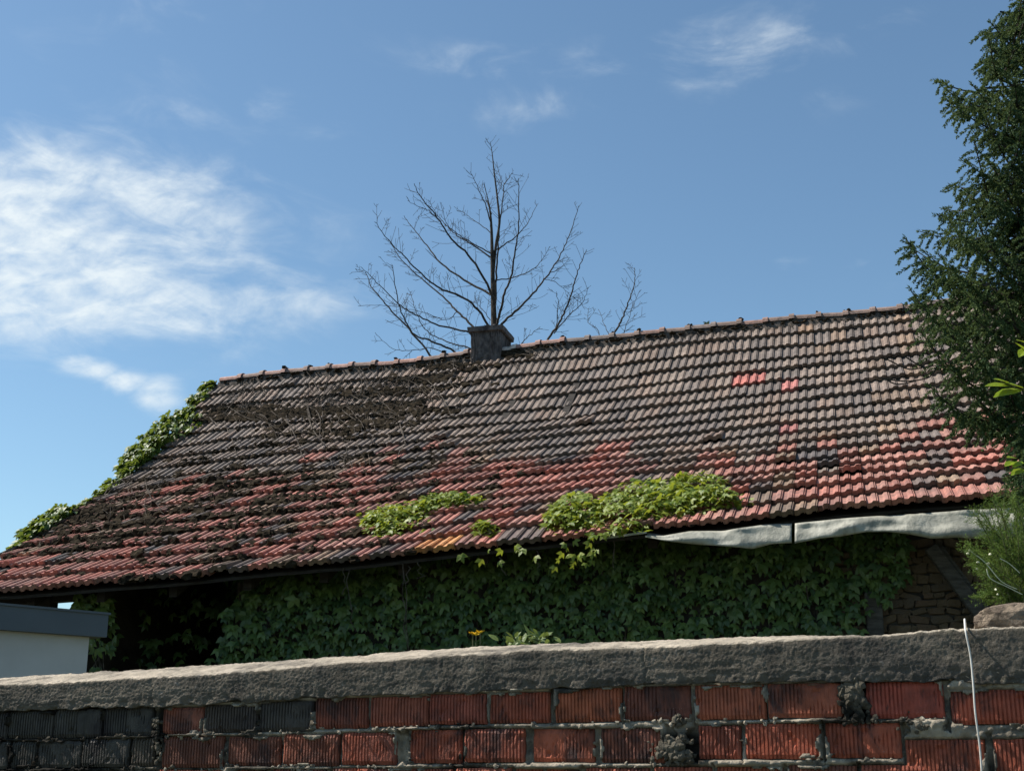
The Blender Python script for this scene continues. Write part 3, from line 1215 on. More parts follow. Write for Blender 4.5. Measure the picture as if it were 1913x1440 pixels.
roof_vine('large bright green vine clump spilling over the eave beside the gutter', [(1160, 970, 60, 36, 3), (1085, 968, 50, 32, 3), (1060, 985, 38, 18, 2), (1240, 950, 60, 32, 3), (1305, 918, 55, 14, 2), (1335, 945, 58, 13, 2), (1210, 935, 60, 22, 2), (1280, 945, 45, 22, 2)], 1500, 'vine', .045, .092, 300, .16, 30)
roof_vine('round bright green vine clump on the tiles left of the orange tile', [(740, 980, 52, 26, 4), (715, 990, 36, 16, 2), (770, 965, 30, 16, 1), (850, 946, 58, 10, 3), (800, 958, 20, 9, 1)], 720, 'vine', .042, .085, 300, .13)
roof_vine('smallest green tuft of vine leaves near the eave', [(908, 998, 20, 10, 1)], 75, 'vine', .05, .085, 100, .10)

# ---- vine along the left verge
mats = []
th = thing('verge_vine', surf(S0, 6), 'dark green vine climbing along the left roof edge', 'vine')
segs = [(0.0, 2.0, .26, .20, 190), (2.0, 7.8, .46, .42, 980), (7.6, 9.4, .24, .14, 130), (9.4, 10.6, .08, .1, 50), (10.4, 14.0, .34, .26, 430), (13.2, 14.6, .08, .1, 50)]
for (k0, k1, wd, ht, cnt) in segs:
    for q in range(int(cnt * 1.35)):
        k = rnd.uniform(k0, k1)
        e = math.sin(math.pi * min(1, max(0, (k - k0) / (k1 - k0)))) ** .5
        e *= .75 + .5 * noise.noise(Vector((k * 1.8, 1, 0)))
        a = rnd.uniform(-.35, 1.0) * wd * e
        h = rnd.uniform(-.02, 1.0) ** 1 * ht * e * (1 - .3 * abs(a) / max(wd, .01))
        if a < 0 and 3.0 < k < 4.8:
            a *= 3.2
        P = surf(S0, k) - UH * a + ZV * (h + .03)
        nrm = ZV * .7 - UH * .5 + RV * .5 + Vector((rnd.uniform(-.8, .8), rnd.uniform(-.8, .8), rnd.uniform(-.5, .5)))
        tip = -UH * rnd.uniform(.0, 1.0) - ZV * rnd.uniform(.1, .9) + RV * rnd.uniform(-.3, .9)
        mats.append(lmat(P, tip, nrm, rnd.uniform(.05, .11)))
put_leaves(th, mats, 'verge', 300)
mb = MB()
for q in range(10):
    pts = [surf(S0 + rnd.uniform(-.08, .05), k + rnd.uniform(-.1, .1)) + ZV * rnd.uniform(.02, .1) for k in np.linspace(0, 15, 26)]
    mb.tube(pts, rnd.uniform(.005, .012), 4)
mb.build('stem', M['litter'], th, kind='stuff')

# leaves hanging at the left corner, round the open bay
mats = []
th = thing('corner_vine', hw(SB, TERR), 'vine leaves hanging beside the gap of sky at the left house corner', 'vine')
for q in range(150):
    px, py = rnd.uniform(140, 205), rnd.uniform(1108, 1150)
    if px < 152 and rnd.random() < .4:
        continue
    Y = hw(SB, 0, .3).y
    P = at(px, py, Y + rnd.uniform(-.2, .2))
    mats.append(lmat(P, -ZV + UH * rnd.uniform(-.6, .6) + RV * rnd.uniform(-.2, .5), RV + ZV * rnd.uniform(-.2, .8) + UH * rnd.uniform(-.8, .3), rnd.uniform(.07, .12)))
for q in range(36):
    P = at(rnd.uniform(165, 215), rnd.uniform(1150, 1255), hw(SB, 0, .3).y + rnd.uniform(-.2, .2))
    mats.append(lmat(P, -ZV + UH * rnd.uniform(-.6, .6), RV + ZV * rnd.uniform(-.2, .8) - UH * rnd.uniform(-.3, .9), rnd.uniform(.06, .12)))
put_leaves(th, mats, 'verge', 200)
mb = MB()
for q in range(6):
    pts = [at(172 + rnd.uniform(-10, 14) + e * 2, 1112 + e * 22, hw(SB, 0, .25).y) for e in range(9)]
    mb.tube(pts, .006, 4)
mb.build('stem', M['litter'], th, kind='stuff')
mats = []
th = thing('gap_sprig', hw(S0 + .6, TERR, -.6), 'pale leaf sprig in the sky gap left of the wooden post', 'vine')
for q in range(34):
    P = at(rnd.gauss(42, 12), rnd.uniform(1114, 1140), hw(S0, 0, -.8).y + rnd.uniform(-.3, .3))
    mats.append(lmat(P, -ZV + UH * rnd.uniform(-.9, .9), RV + ZV * rnd.uniform(0, .9) + UH * rnd.uniform(-.8, .8), rnd.uniform(.07, .12)))
put_leaves(th, mats, 'vine', 60)
mb = MB()
for q in range(3):
    P1 = at(42 + q * 5 - 5, 1118, hw(S0, 0, -.8).y)
    mb.tube([Vector((P1.x + .1, P1.y, TERR)), Vector((P1.x - .05, P1.y, (TERR + P1.z) / 2)), P1], .008, 4)
mb.build('stem', M['stem'], th)

# ------------------------------------------------------------------ moss and dead vine on the roof
mb = MB()
cnt = 0
tries = 0
while cnt < 1450 and tries < 30000:
    tries += 1
    px = rnd.uniform(-20, 1000)
    k = rnd.uniform(5.5, 18)
    s = s_at(px, k)
    if s < S0 + .05:
        continue
    ctr = math.exp(-((px - 420) / 330) ** 2 - ((k - 11.5) / 4.6) ** 2) + .75 * math.exp(-((px - 200) / 170) ** 2 - ((k - 13) / 2.3) ** 2)
    cl = noise.noise(Vector((s * 1.5, k * .6, 5))) + .5 * noise.noise(Vector((s * 4, k * 1.7, 8)))
    if rnd.random() > ctr * (.6 + 1.2 * cl) * 1.3:
        continue
    kk = round(k) - abs(rnd.gauss(0, .16)) if rnd.random() < .65 else k
    nn = snorm(s, kk)
    r_ = rnd.uniform(.025, .075) * (1.25 if ctr > .8 else 1)
    fr = kk - math.floor(kk)
    blob(mb, surf(s, kk) + nn * (.012 + .045 * fr), r_, rnd.uniform(.45, .75), 2 if r_ > .045 else 1, nn, None, .42)
    cnt += 1
for j in range(90):     # strays to the right
    px, k = rnd.uniform(900, 1750), rnd.randint(8, 18) - abs(rnd.gauss(0, .1))
    s = s_at(px, k)
    blob(mb, surf(s, k) + snorm(s, k) * .035, rnd.uniform(.012, .03), .6, 1, snorm(s, k), None, .42)
for (px, py, rx, ry, c_) in ((700, 738, 110, 9, 90), (800, 718, 90, 8, 70), (620, 776, 190, 7, 520), (470, 788, 110, 6, 230), (730, 768, 60, 12, 110), (850, 692, 60, 6, 60), (930, 670, 70, 5, 50), (690, 800, 90, 14, 90), (600, 815, 140, 12, 70), (130, 965, 100, 25, 80)):
    for j in range(c_):
        X, Y = px + rnd.gauss(0, .5) * rx, py + rnd.gauss(0, .5) * ry
        s, k = roof_sk(X, Y)
        if s < S0 + .05 or k < .2:
            continue
        blob(mb, surf(s, k) + snorm(s, k) * .065, rnd.uniform(.03, .075), .6, 1, snorm(s, k), None, .5)
tag(mb.build('moss', M['moss'], None, kind='stuff'), 'dark brown moss cushions and leaf litter on the left half of the roof', 'moss', kind='stuff')


def dead_vine(label, path, n_, spread, rmin, rmax, length=(.25, .8)):
    m_ = MB()
    x0, y0 = path[len(path) // 2]
    s, k = roof_sk(x0, y0)
    th_ = thing('dead_vine', surf(s, k), label, 'dead vine', 'withered vine stems on the roof')
    for j in range(n_):
        f_ = rnd.random()
        u = f_ * (len(path) - 1)
        i_ = min(int(u), len(path) - 2)
        X = path[i_][0] + (path[i_ + 1][0] - path[i_][0]) * (u - i_)
        Y = path[i_][1] + (path[i_ + 1][1] - path[i_][1]) * (u - i_) + rnd.gauss(0, spread)
        L = rnd.uniform(*length)
        dx, dy = path[i_ + 1][0] - path[i_][0], path[i_ + 1][1] - path[i_][1]
        a = math.atan2(dy, dx) + rnd.gauss(0, .35)
        if rnd.random() < .22:
            a += rnd.uniform(-1.6, 1.6)
        nst = 7
        step = L * 170 / nst
        pts, h = [], .05
        for q in range(nst):
            s, k = roof_sk(X, Y)
            if k < .05 or s < S0:
                break
            h = min(.13, max(.045, h + rnd.uniform(-.03, .035)))
            pts.append(surf(s, k) + snorm(s, k) * h)
            X += math.cos(a) * step
            Y += math.sin(a) * step
            a += rnd.gauss(0, .38)
        if len(pts) > 2:
            r_ = rnd.uniform(rmin, rmax)
            m_.tube(pts, list(np.linspace(r_, r_ * .45, len(pts))), 4)
    m_.build('stem_tangle', M['litter'], th_, kind='stuff')


dead_vine('thick dark mat of dead vine stems across the upper left tiles', [(385, 782), (450, 780), (560, 775), (650, 765), (760, 772)], 240, 8, .004, .011)
dead_vine('dead vine stems trailing over the ridge by the chimney', [(640, 755), (720, 735), (800, 718), (860, 690), (900, 672), (990, 660)], 190, 8, .003, .009)
dead_vine('withered creeper stems on the lower left corner of the roof', [(40, 1010), (110, 970), (200, 945), (300, 930)], 150, 16, .003, .007, (.15, .5))
dead_vine('scattered pale dead twigs among the moss on the left roof', [(420, 850), (520, 830), (600, 840), (680, 860)], 60, 26, .003, .006, (.12, .4))
dead_vine('thin dry twigs lying under the ridge tiles at the right', [(1180, 640), (1300, 628), (1450, 612), (1640, 590)], 110, 3, .003, .006, (.1, .35))

# ------------------------------------------------------------------ garage at the left
VD = Vector((0.652, 0.758, 0))                          # its side recedes to the right
VN_ = Vector((0.758, -0.652, 0))
GA = at(203, 1148, 10.2)
gar = thing('garage', (GA.x - 1.2, GA.y - 1.0, TERR), 'flat roofed garage with pale wall and slate grey fascia at lower left', 'garage')
zt, zb = GA.z, on_plane(199, 1190, GA, VN_).z
mb = MB()
Lg = 7.0
mb.box(GA - VD * Lg / 2 - VN_ * 2.2 + ZV * (zb - zt) / 2, VD * Lg / 2, VN_ * 2.2, ZV * (zt - zb) / 2)
f_ = mb.build('fascia', M['fascia'], gar)
mb = MB()
mb.box(GA - VD * Lg / 2 - VN_ * 2.2 + ZV * .008, VD * (Lg / 2 + .012), VN_ * 2.212, ZV * .008)
mb.build('roof_edge_trim', M['fascia'], gar)
we = on_plane(166, 1200, GA - VN_ * .08, VN_)
wl_ = (we - GA).dot(VD)
mb = MB()
c0 = GA + VD * wl_ - VN_ * .08
mb.box(Vector((c0.x, c0.y, (TERR + zb) / 2)) - VD * 3.3 - VN_ * 2.1, VD * 3.3, VN_ * 2.1, ZV * (zb - TERR) / 2)
mb.build('wall', M['gwall'], gar)

# ------------------------------------------------------------------ front brick wall
fw = thing('brick_wall', wallp(0, 0), 'rough red ribbed brick wall with thick grey concrete coping in front', 'wall')
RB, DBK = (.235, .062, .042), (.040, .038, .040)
MBK = (.15, .055, .042)
bricks = [
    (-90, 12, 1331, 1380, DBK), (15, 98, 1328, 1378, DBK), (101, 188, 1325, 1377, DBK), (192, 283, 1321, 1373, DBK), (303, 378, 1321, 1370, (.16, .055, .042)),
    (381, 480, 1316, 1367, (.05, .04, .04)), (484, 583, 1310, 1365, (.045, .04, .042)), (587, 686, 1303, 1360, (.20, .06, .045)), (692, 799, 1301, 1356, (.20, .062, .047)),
    (802, 909, 1296, 1352, (.215, .06, .048)), (914, 1026, 1293, 1350, RB), (1036, 1160, 1286, 1348, (.25, .075, .045)), (1165, 1290, 1281, 1345, (.15, .05, .04)),
    (1298, 1430, 1279, 1343, (.26, .08, .055)), (1435, 1573, 1276, 1340, (.25, .075, .052)), (1618, 1763, 1273, 1341, (.235, .055, .045)), (1776, 1940, 1288, 1352, (.26, .065, .045)),
    (1952, 2110, 1280, 1348, RB),
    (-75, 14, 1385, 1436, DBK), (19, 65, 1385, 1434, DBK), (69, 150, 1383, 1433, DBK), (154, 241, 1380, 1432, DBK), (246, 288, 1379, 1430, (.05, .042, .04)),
    (303, 416, 1375, 1433, (.13, .05, .04)), (425, 522, 1375, 1430, (.16, .058, .045)), (529, 632, 1371, 1430, (.18, .06, .045)), (638, 740, 1368, 1428, (.235, .065, .047)),
    (764, 861, 1363, 1425, (.24, .065, .045)), (867, 980, 1361, 1423, (.25, .07, .05)), (995, 1110, 1361, 1423, (.27, .075, .05)), (1122, 1242, 1360, 1424, (.18, .062, .048)),
    (1305, 1383, 1355, 1417, (.20, .055, .04)), (1392, 1534, 1351, 1417, (.275, .07, .047)), (1542, 1683, 1350, 1415, (.26, .068, .046)), (1693, 1842, 1381, 1450, (.28, .075, .05)),
    (1858, 2000, 1380, 1450, (.27, .072, .05)), (2010, 2150, 1375, 1450, RB)]
x = -80
while x < 1680:
    w_ = float(np.interp(x, [0, 1900], [86, 146])) * rnd.uniform(.85, 1.05)
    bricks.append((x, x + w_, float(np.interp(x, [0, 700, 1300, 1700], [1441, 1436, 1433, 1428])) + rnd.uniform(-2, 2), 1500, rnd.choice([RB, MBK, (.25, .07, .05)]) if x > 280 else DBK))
    x += w_ + rnd.uniform(7, 14)
bricks += [(1720, 1870, 1460, 1530, RB), (1885, 2040, 1460, 1530, RB)]

# the courses run on past both ends of the view
for (xr, yt_, yb_, sgn) in ((-92, 1331, 1380, -1), (-78, 1386, 1437, -1), (-84, 1443, 1500, -1), (2112, 1280, 1348, 1), (2152, 1376, 1450, 1)):
    s0_, z1_ = wall_sz(xr, yt_)
    z0_ = wall_sz(xr, yb_)[1]
    for q in range(8 if sgn < 0 else 3):
        w_ = rnd.uniform(.22, .25)
        a_ = s0_ + sgn * .014
        s0_ = a_ + sgn * w_
        dz_ = rnd.uniform(-.003, .003) - (.004 * q if sgn < 0 else 0)
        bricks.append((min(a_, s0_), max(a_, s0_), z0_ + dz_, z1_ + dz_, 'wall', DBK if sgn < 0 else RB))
prects = []
for bi, bk in enumerate(bricks):
    l, r_, tp_, bt, col = bk[0], bk[1], bk[2], bk[3], bk[-1]
    cx, cy = (l + r_) / 2, (tp_ + bt) / 2
    s0_, _ = wall_sz(l, cy)
    s1_, _ = wall_sz(r_, cy)
    _, z1_ = wall_sz(cx, tp_)
    _, z0_ = wall_sz(cx, bt)
    if len(bk) == 6:
        s0_, s1_, z0_, z1_ = bk[:4]
    prects.append((s0_, s1_, z0_, z1_))
    W_, H_ = s1_ - s0_, z1_ - z0_
    nr = max(3, int(round(W_ / .0128)))
    xs = []
    for i in range(nr):
        for f_, g_ in ((0, 1), (.12, 0), (.66, 0), (.78, 1)):
            xs.append(((i + f_) / nr, g_))
    xs.append((1.0, 1))
    nv = 9
    tilt = rnd.uniform(-.010, .010)
    zt_ = rnd.uniform(-.006, .006)
    out = rnd.uniform(-.004, .006)
    ph = rnd.uniform(0, 90)
    smooth_from = rnd.choice([2, 2, .5, -.1 if rnd.random() < .3 else 2])
    vs, fs = [], []
    for j in range(nv):
        v = j / (nv - 1)
        for (u, g_) in xs:
            e = min(u, 1 - u) * W_
            ev = min(v, 1 - v) * H_
            rd = max(0, .006 - e) + max(0, .006 - ev)
            amp = .0042 * (1 + .7 * noise.noise(Vector((u * 4 + ph, v * 2, 0))))
            if u > smooth_from and noise.noise(Vector((u * 3 + ph, v * 2.4, 3))) > -.15:
                amp *= .18
            ch = max(0, fbm((u * 9 + ph, v * 5, 1.5), 3) - .52) * .02
            d = out - rd - g_ * amp - ch + .0018 * noise.noise(Vector((u * 14 + ph, v * 8, 6)))
            ss = s0_ + u * W_ + .0025 * noise.noise(Vector((ph, v * 4, u * 2))) * (1 if e < .01 else .3)
            zz = z0_ + v * H_ + .003 * noise.noise(Vector((u * 6 + ph, 2, v * 3))) + tilt * (u - .5) * W_
            vs.append(wallp(ss, zz, d))
    m = len(xs)
    for j in range(nv - 1):
        for i in range(m - 1):
            o = j * m + i
            fs.append((o, o + 1, o + m + 1, o + m))
    # body behind the face
    o = len(vs)
    ring = [i for i in range(m)] + [j * m + m - 1 for j in range(1, nv)] + [(nv - 1) * m + i for i in range(m - 2, -1, -1)] + [j * m for j in range(nv - 2, 0, -1)]
    for i in ring:
        vs.append(vs[i] - NW * .08)
    for q in range(len(ring)):
        a_, b_ = ring[q], ring[(q + 1) % len(ring)]
        fs.append((a_, o + q, o + (q + 1) % len(ring), b_))
    mb = MB()
    mb.add(vs, fs)
    ob = mb.build('brick', M['brick'], fw)
    f_ = rnd.uniform(.88, 1.12)
    ob.color = (col[0] * f_, col[1] * f_, col[2] * f_, 1)

# mortar bed: lumpy joints, standing proud along some bed joints
s_min, s_max = wall_sz(-120, 1380)[0] - 1.9, wall_sz(2080, 1350)[0] + .75
z_lo = wall_sz(900, 1540)[1]
z_hi = wall_sz(1500, 1250)[1]
NSX, NZX = 1350, 92
PR = np.array(prects)
dark_spots = [(1592, 1300, .07, .10), (1270, 1400, .12, .06), (295, 1370, .05, .12), (1262, 1330, .03, .05), (-300, 1380, 1.75, .4), (1720, 1290, .04, .04)]
ds = [(*wall_sz(a, b), c, d) for a, b, c, d in dark_spots]
vs, fs, cols = [], [], []
cbo_ = [wall_sz(px, py) for px, py in ((-140, 1330), (0, 1327), (290, 1319), (640, 1300), (1000, 1287), (1273, 1277), (1600, 1272), (2100, 1270))]
for j in range(NZX):
    z = z_lo + (z_hi - z_lo) * j / (NZX - 1)
    for i in range(NSX):
        s = s_min + (s_max - s_min) * i / (NSX - 1)
        dx = np.maximum(np.maximum(PR[:, 0] - s, s - PR[:, 1]), 0)
        dz = np.maximum(np.maximum(PR[:, 2] - z, z - PR[:, 3]), 0)
        dd = np.hypot(dx, dz)
        jn = int(dd.argmin())
        e = float(dd[jn])
        d = -.020 + .010 * fbm((s * 9, z * 14, 2), 3)
        if e > 0.0:
            hb = noise.noise(Vector((s * 3.2, z * 5, 11))) + .5 * noise.noise(Vector((s * 9, z * 8, 17)))
            horizontal = dx[jn] < .004
            if horizontal:
                d += min(1, e / .005) * (.018 + .028 * max(0, hb + .25))
            else:
                d += min(1, e / .006) * (-.010 + .050 * max(0, hb - .12))
            d += .0075 * fbm((s * 45, z * 45, 4), 4)
        else:
            q = PR[jn]
            ins = min(s - q[0], q[1] - s, z - q[2], q[3] - z)
            sm_ = .030 * max(0, fbm((s * 8, z * 11, 51), 4) - .10)
            d = .007 + .006 * fbm((s * 40, z * 40, 4), 3) if ins < sm_ else -.03
        if z > lerp_table(cbo_, s) + .004:
            d = -.04
        vs.append(wallp(s, z, d))
m = NSX
for j in range(NZX - 1):
    for i in range(m - 1):
        o = j * m + i
        fs.append((o, o + 1, o + m + 1, o + m))
        P = Vector(vs[o])
        s, z = (P - W0).dot(UW), P.z
        c = 1.0
        for (a, b, w_, h_) in ds:
            q = ((s - a) / w_) ** 2 + ((z - b) / h_) ** 2
            if q < 1.6:
                c = min(c, .10 + .9 * max(0, min(1, (q - .6))))
        cols.append((c, c, c))
mb = MB()
mb.v, mb.f, mb.c = [tuple(v) for v in vs], fs, cols
mb.build('mortar', M['mortar'], fw, True)
# crumbs and moss lumps in the joints
mb = MB()
for (px, py, rx, ry, n_, r0, r1) in ((1592, 1300, 20, 34, 90, .006, .018), (1262, 1400, 34, 26, 130, .005, .016), (1600, 1345, 60, 6, 40, .004, .010), (295, 1375, 8, 45, 60, .004, .010), (1720, 1352, 40, 14, 60, .004, .010), (1268, 1345, 10, 10, 30, .004, .010), (1850, 1265, 60, 12, 90, .004, .009), (1740, 1255, 40, 12, 40, .004, .008)):
    for j in range(n_):
        s, z = wall_sz(px + rnd.gauss(0, .5) * rx, py + rnd.gauss(0, .5) * ry)
        blob(mb, wallp(s, z, rnd.uniform(-.004, .012)), rnd.uniform(r0, r1), .7, 1, NW, (.35, .35, .34) if px not in (1850, 1740) else (1.5, 1.4, 1.3), .4)
for j in range(420):
    q = prects[rnd.randrange(len(prects))]
    s, z = rnd.uniform(q[0], q[1]), q[2] - rnd.uniform(.0, .016)
    blob(mb, wallp(s, z, rnd.uniform(-.002, .010)), rnd.uniform(.003, .009), .7, 1, NW, (.18, .18, .18) if s < wall_sz(300, 1350)[0] else (.9, .9, .9), .45)
mb.build('mortar_crumbs', M['mortar'], fw)

# coping: cast concrete, broken front edge, sloped top
CF = [(-140, 1287), (0, 1279), (200, 1269), (401, 1258), (640, 1238), (854, 1222), (1068, 1211), (1280, 1206), (1487, 1194), (1574, 1190), (1640, 1187), (1698, 1181), (1790, 1174), (1913, 1171), (2100, 1163)]
CBk = [(-140, 1273), (0, 1266), (200, 1254), (401, 1242), (640, 1226), (854, 1210), (1068, 1201), (1280, 1195), (1487, 1186), (1574, 1189), (1640, 1190), (1698, 1186), (1913, 1178), (2100, 1170)]
CBo = [(-140, 1330), (0, 1327), (290, 1319), (480, 1309), (640, 1300), (800, 1295), (1000, 1287), (1160, 1280), (1273, 1277), (1500, 1273), (1600, 1272), (1780, 1272), (1850, 1278), (2100, 1270)]
TK = .30


def tab_s(tab, d):
    out = []
    for (px, py) in tab:
        s, z = wall_sz(px, py, d)
        out.append((s, z))
    return out


cf, cb, cbo = tab_s(CF, .018), tab_s(CBk, -TK), tab_s(CBo, .018)
NSC = 1650
CRK = [(wall_sz(x_, 1250)[0], x_) for x_ in (292, 1207)]
vs, fs = [], []
NF, NTp = 34, 26
for i in range(NSC + 1):
    s = s_min + (s_max - s_min) * i / NSC
    zf = lerp_table(cf, s) + .006 * fbm((s * 5, 0, 0), 4) + .004 * noise.noise(Vector((s * 40, 1, 1)))
    zb_ = lerp_table(cb, s) + .004 * fbm((s * 6, 3, 0), 4)
    zo = lerp_table(cbo, s) + .010 * fbm((s * 9, 0, 5), 4)
    col = []
    col.append((zo + .004, -.07))
    for j in range(NF):
        f_ = j / (NF - 1)
        col.append((zo + (zf - zo) * f_, .018))
    for j in range(1, NTp + 1):
        f_ = j / NTp
        col.append((zf + (zb_ - zf) * f_ ** .9, .018 - (TK + .018) * f_))
    col.append((zb_ - .2, -TK))
    for q, (z, d) in enumerate(col):
        if 0 < q <= NF:
            f_ = (q - 1) / (NF - 1)
            low = max(0, 1 - f_ * 3.0)
            n1_ = fbm((s * 11, z * 11, 0), 4)
            n2_ = fbm((s * 55, z * 55, 3), 3)
            n3_ = noise.noise(Vector((s * 130, z * 150, 7)))
            d += .0016 * n1_ + .0008 * n2_ + .0019 * n3_ + .0012 * noise.noise(Vector((s * 7, z * 55, 9))) - low * .014 * max(0, fbm((s * 20, z * 20, 8), 3) + .15)
            for sc_, ph_ in CRK:
                w_ = abs(s - sc_ - .02 * noise.noise(Vector((z * 22, ph_, 0))) - .006 * noise.noise(Vector((z * 90, ph_, 4))))
                if w_ < .004:
                    d -= .0045 * (1 - w_ / .004)
            d -= max(0, f_ - .93) * .05 * (1 + noise.noise(Vector((s * 13, 0, 2))))
            z += .003 * noise.noise(Vector((s * 30, z * 30, 12)))
        elif q > NF:
            z += .006 * fbm((s * 14, d * 14, 40), 4) + .0025 * noise.noise(Vector((s * 70, d * 70, 41)))
        vs.append(wallp(s, z, d))
m = NF + NTp + 2
for i in range(NSC):
    for j in range(m - 1):
        o = i * m + j
        fs.append((o, o + m, o + m + 1, o + 1))
mb = MB()
mb.v, mb.f = [tuple(v) for v in vs], fs
for i in range(NSC):        # crust and painted shade on upright face, washed and painted sunlit on top
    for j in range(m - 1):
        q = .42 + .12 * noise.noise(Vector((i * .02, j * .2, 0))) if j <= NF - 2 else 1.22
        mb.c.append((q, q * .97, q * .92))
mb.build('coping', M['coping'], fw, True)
mb = MB()               # brick core below the picture and behind
a, b = s_min - 6, s_max + 1
for (x0, x1, z0, z1, d0, d1) in ((a, s_max + .5, 0, z_lo + .01, -.02, -TK + .02), (s_min - .0, s_max, z_lo, z_hi - .06, -.06, -TK + .02)):
    c_ = wallp((x0 + x1) / 2, (z0 + z1) / 2, (d0 + d1) / 2)
    mb.box(c_, UW * (x1 - x0) / 2, NW * (d0 - d1) / 2, ZV * (z1 - z0) / 2)
mb.c = [(1, 1, 1)] * len(mb.f)
mb.build('wall_core', M['mortar'], fw)

# ------------------------------------------------------------------ things on and at the front wall
P = [(1803, 1168, -.03), (1803, 1172, .03), (1805, 1185, .05), (1813, 1225, .045), (1818, 1275, .05), (1822, 1330, .055), (1830, 1390, .04), (1834, 1440, .035), (1836, 1500, .03), (1834, 1600, .03)]
pts = [on_plane(px, py, W0 + NW * d, NW) for px, py, d in P]
pts = [pts[0] - NW * .2 - ZV * .25, pts[0] - NW * .03 + ZV * .004] + pts[1:]
sm = []
for i in range(len(pts) - 1):
    for q in range(6):
        t_ = q / 6
        p0, p1, p2, p3 = pts[max(i - 1, 0)], pts[i], pts[i + 1], pts[min(i + 2, len(pts) - 1)]
        sm.append(.5 * ((2 * p1) + (p2 - p0) * t_ + (2 * p0 - 5 * p1 + 4 * p2 - p3) * t_ ** 2 + (3 * p1 - p0 - 3 * p2 + p3) * t_ ** 3))
sm.append(pts[-1])
mb = MB()
mb.tube(sm, .0031, 8)
tag(mb.build('cable', M['cable'], None, True), 'thin white cable hanging down the front of the brick wall', 'cable')

# rock on the wall top at the right
s_, z_ = wall_sz(1885, 1172, -.06)
vs, fs = ICO[3]
out = []
for v in vs:
    w_ = [math.copysign(abs(c_) ** .6, c_) for c_ in v]
    nz = 1 + .16 * fbm((v[0] * 1.6 + 4, v[1] * 1.6, v[2] * 1.6), 4) + .05 * noise.noise(Vector(v) * 9)
    hgt = .050 + .012 * w_[0]
    out.append(wallp(s_ + w_[0] * .105 * nz, z_ + .022 + w_[2] * hgt * nz, -.10 + w_[1] * .085 * nz))
mb = MB()
mb.add(out, fs)
tag(mb.build('rock', M['rock'], None), 'rough brown rock lying on the wall top at far right', 'rock')

# yellow flowers and weeds behind the coping
def ground_at(px, py, dback):
    return on_plane(px, py, W0 - NW * dback, NW)


for (px, py, lab) in ((883, 1184, 'leftmost small yellow flower peeping over the wall coping'), (897, 1181, 'rightmost small yellow flower peeping over the wall coping'), (889, 1186, 'middle small yellow flower peeping over the wall coping')):
    P = ground_at(px, py, .42)
    fl = thing('yellow_flower', (P.x, P.y, TERR), lab, 'flower', 'yellow flowers behind the wall')
    mb = MB()
    for q in range(22):
        a = rnd.uniform(0, 6.28)
        d = Vector((math.cos(a), math.sin(a), rnd.uniform(.1, .5)))
        w_ = d.cross(ZV).normalized() * .004
        mb.add([P, P + d * .012 + w_, P + d * .021, P + d * .012 - w_], [(0, 1, 2, 3)])
    blob(mb, P + ZV * .003, .008, .6, 1)
    mb.build('petals', M['petal'], fl)
    mb = MB()
    mb.tube([Vector((P.x + .04, P.y + .02, TERR)), Vector((P.x + .02, P.y, (P.z + TERR) / 2)), P - ZV * .002], .003, 4)
    mb.build('stem', M['stem'], fl)
P = ground_at(990, 1198, .42)
wd = thing('weed', (P.x, P.y, TERR), 'low pale green weed showing above the middle of the coping', 'plant')
mats = []
for q in range(70):
    px = rnd.gauss(990, 26)
    py = rnd.uniform(1190, 1212) - max(0, 8 - abs(px - 1000) * .4)
    Q = ground_at(px, py, .42 + rnd.uniform(-.04, .12))
    mats.append(lmat(Q, Vector((rnd.uniform(-1, 1), rnd.uniform(-1, .4), rnd.uniform(-.2, .9))), Vector((rnd.uniform(-.6, .6), -.4, 1)), rnd.uniform(.025, .055)))
put_leaves(wd, mats, 'weed', 100, LV3, LF3)
mb = MB()
for q in range(8):
    Q = ground_at(rnd.gauss(990, 20), 1205, .45)
    mb.tube([Vector((Q.x + rnd.uniform(-.05, .05), Q.y, TERR)), Q], .003, 4)
mb.build('stem', M['stem'], wd, kind='stuff')

# ------------------------------------------------------------------ bare tree behind the house
TY = 23.5
tb = at(922, 700, TY)
tree = thing('bare_tree', (tb.x, tb.y, TERR - 1.0), 'leafless dead tree rising behind the chimney', 'tree')
ZX = lambda x, y: (620 + x / 2.989, 260 + y / 2.989)


def smooth_path(p, n=5):
    out = []
    for i in range(len(p) - 1):
        p0, p1, p2, p3 = p[max(i - 1, 0)], p[i], p[i + 1], p[min(i + 2, len(p) - 1)]
        for q in range(n):
            t_ = q / n
            out.append(.5 * ((2 * p1) + (p2 - p0) * t_ + (2 * p0 - 5 * p1 + 4 * p2 - p3) * t_ ** 2 + (3 * p1 - p0 - 3 * p2 + p3) * t_ ** 3))
    out.append(p[-1])
    return out


def limb_pts(zp, dep):
    L = len(zp)
    pts = []
    for i, (x, y) in enumerate(zp):
        px, py = ZX(x, y)
        pts.append(at(px, py, TY + dep * (i / (L - 1))))
    return pts


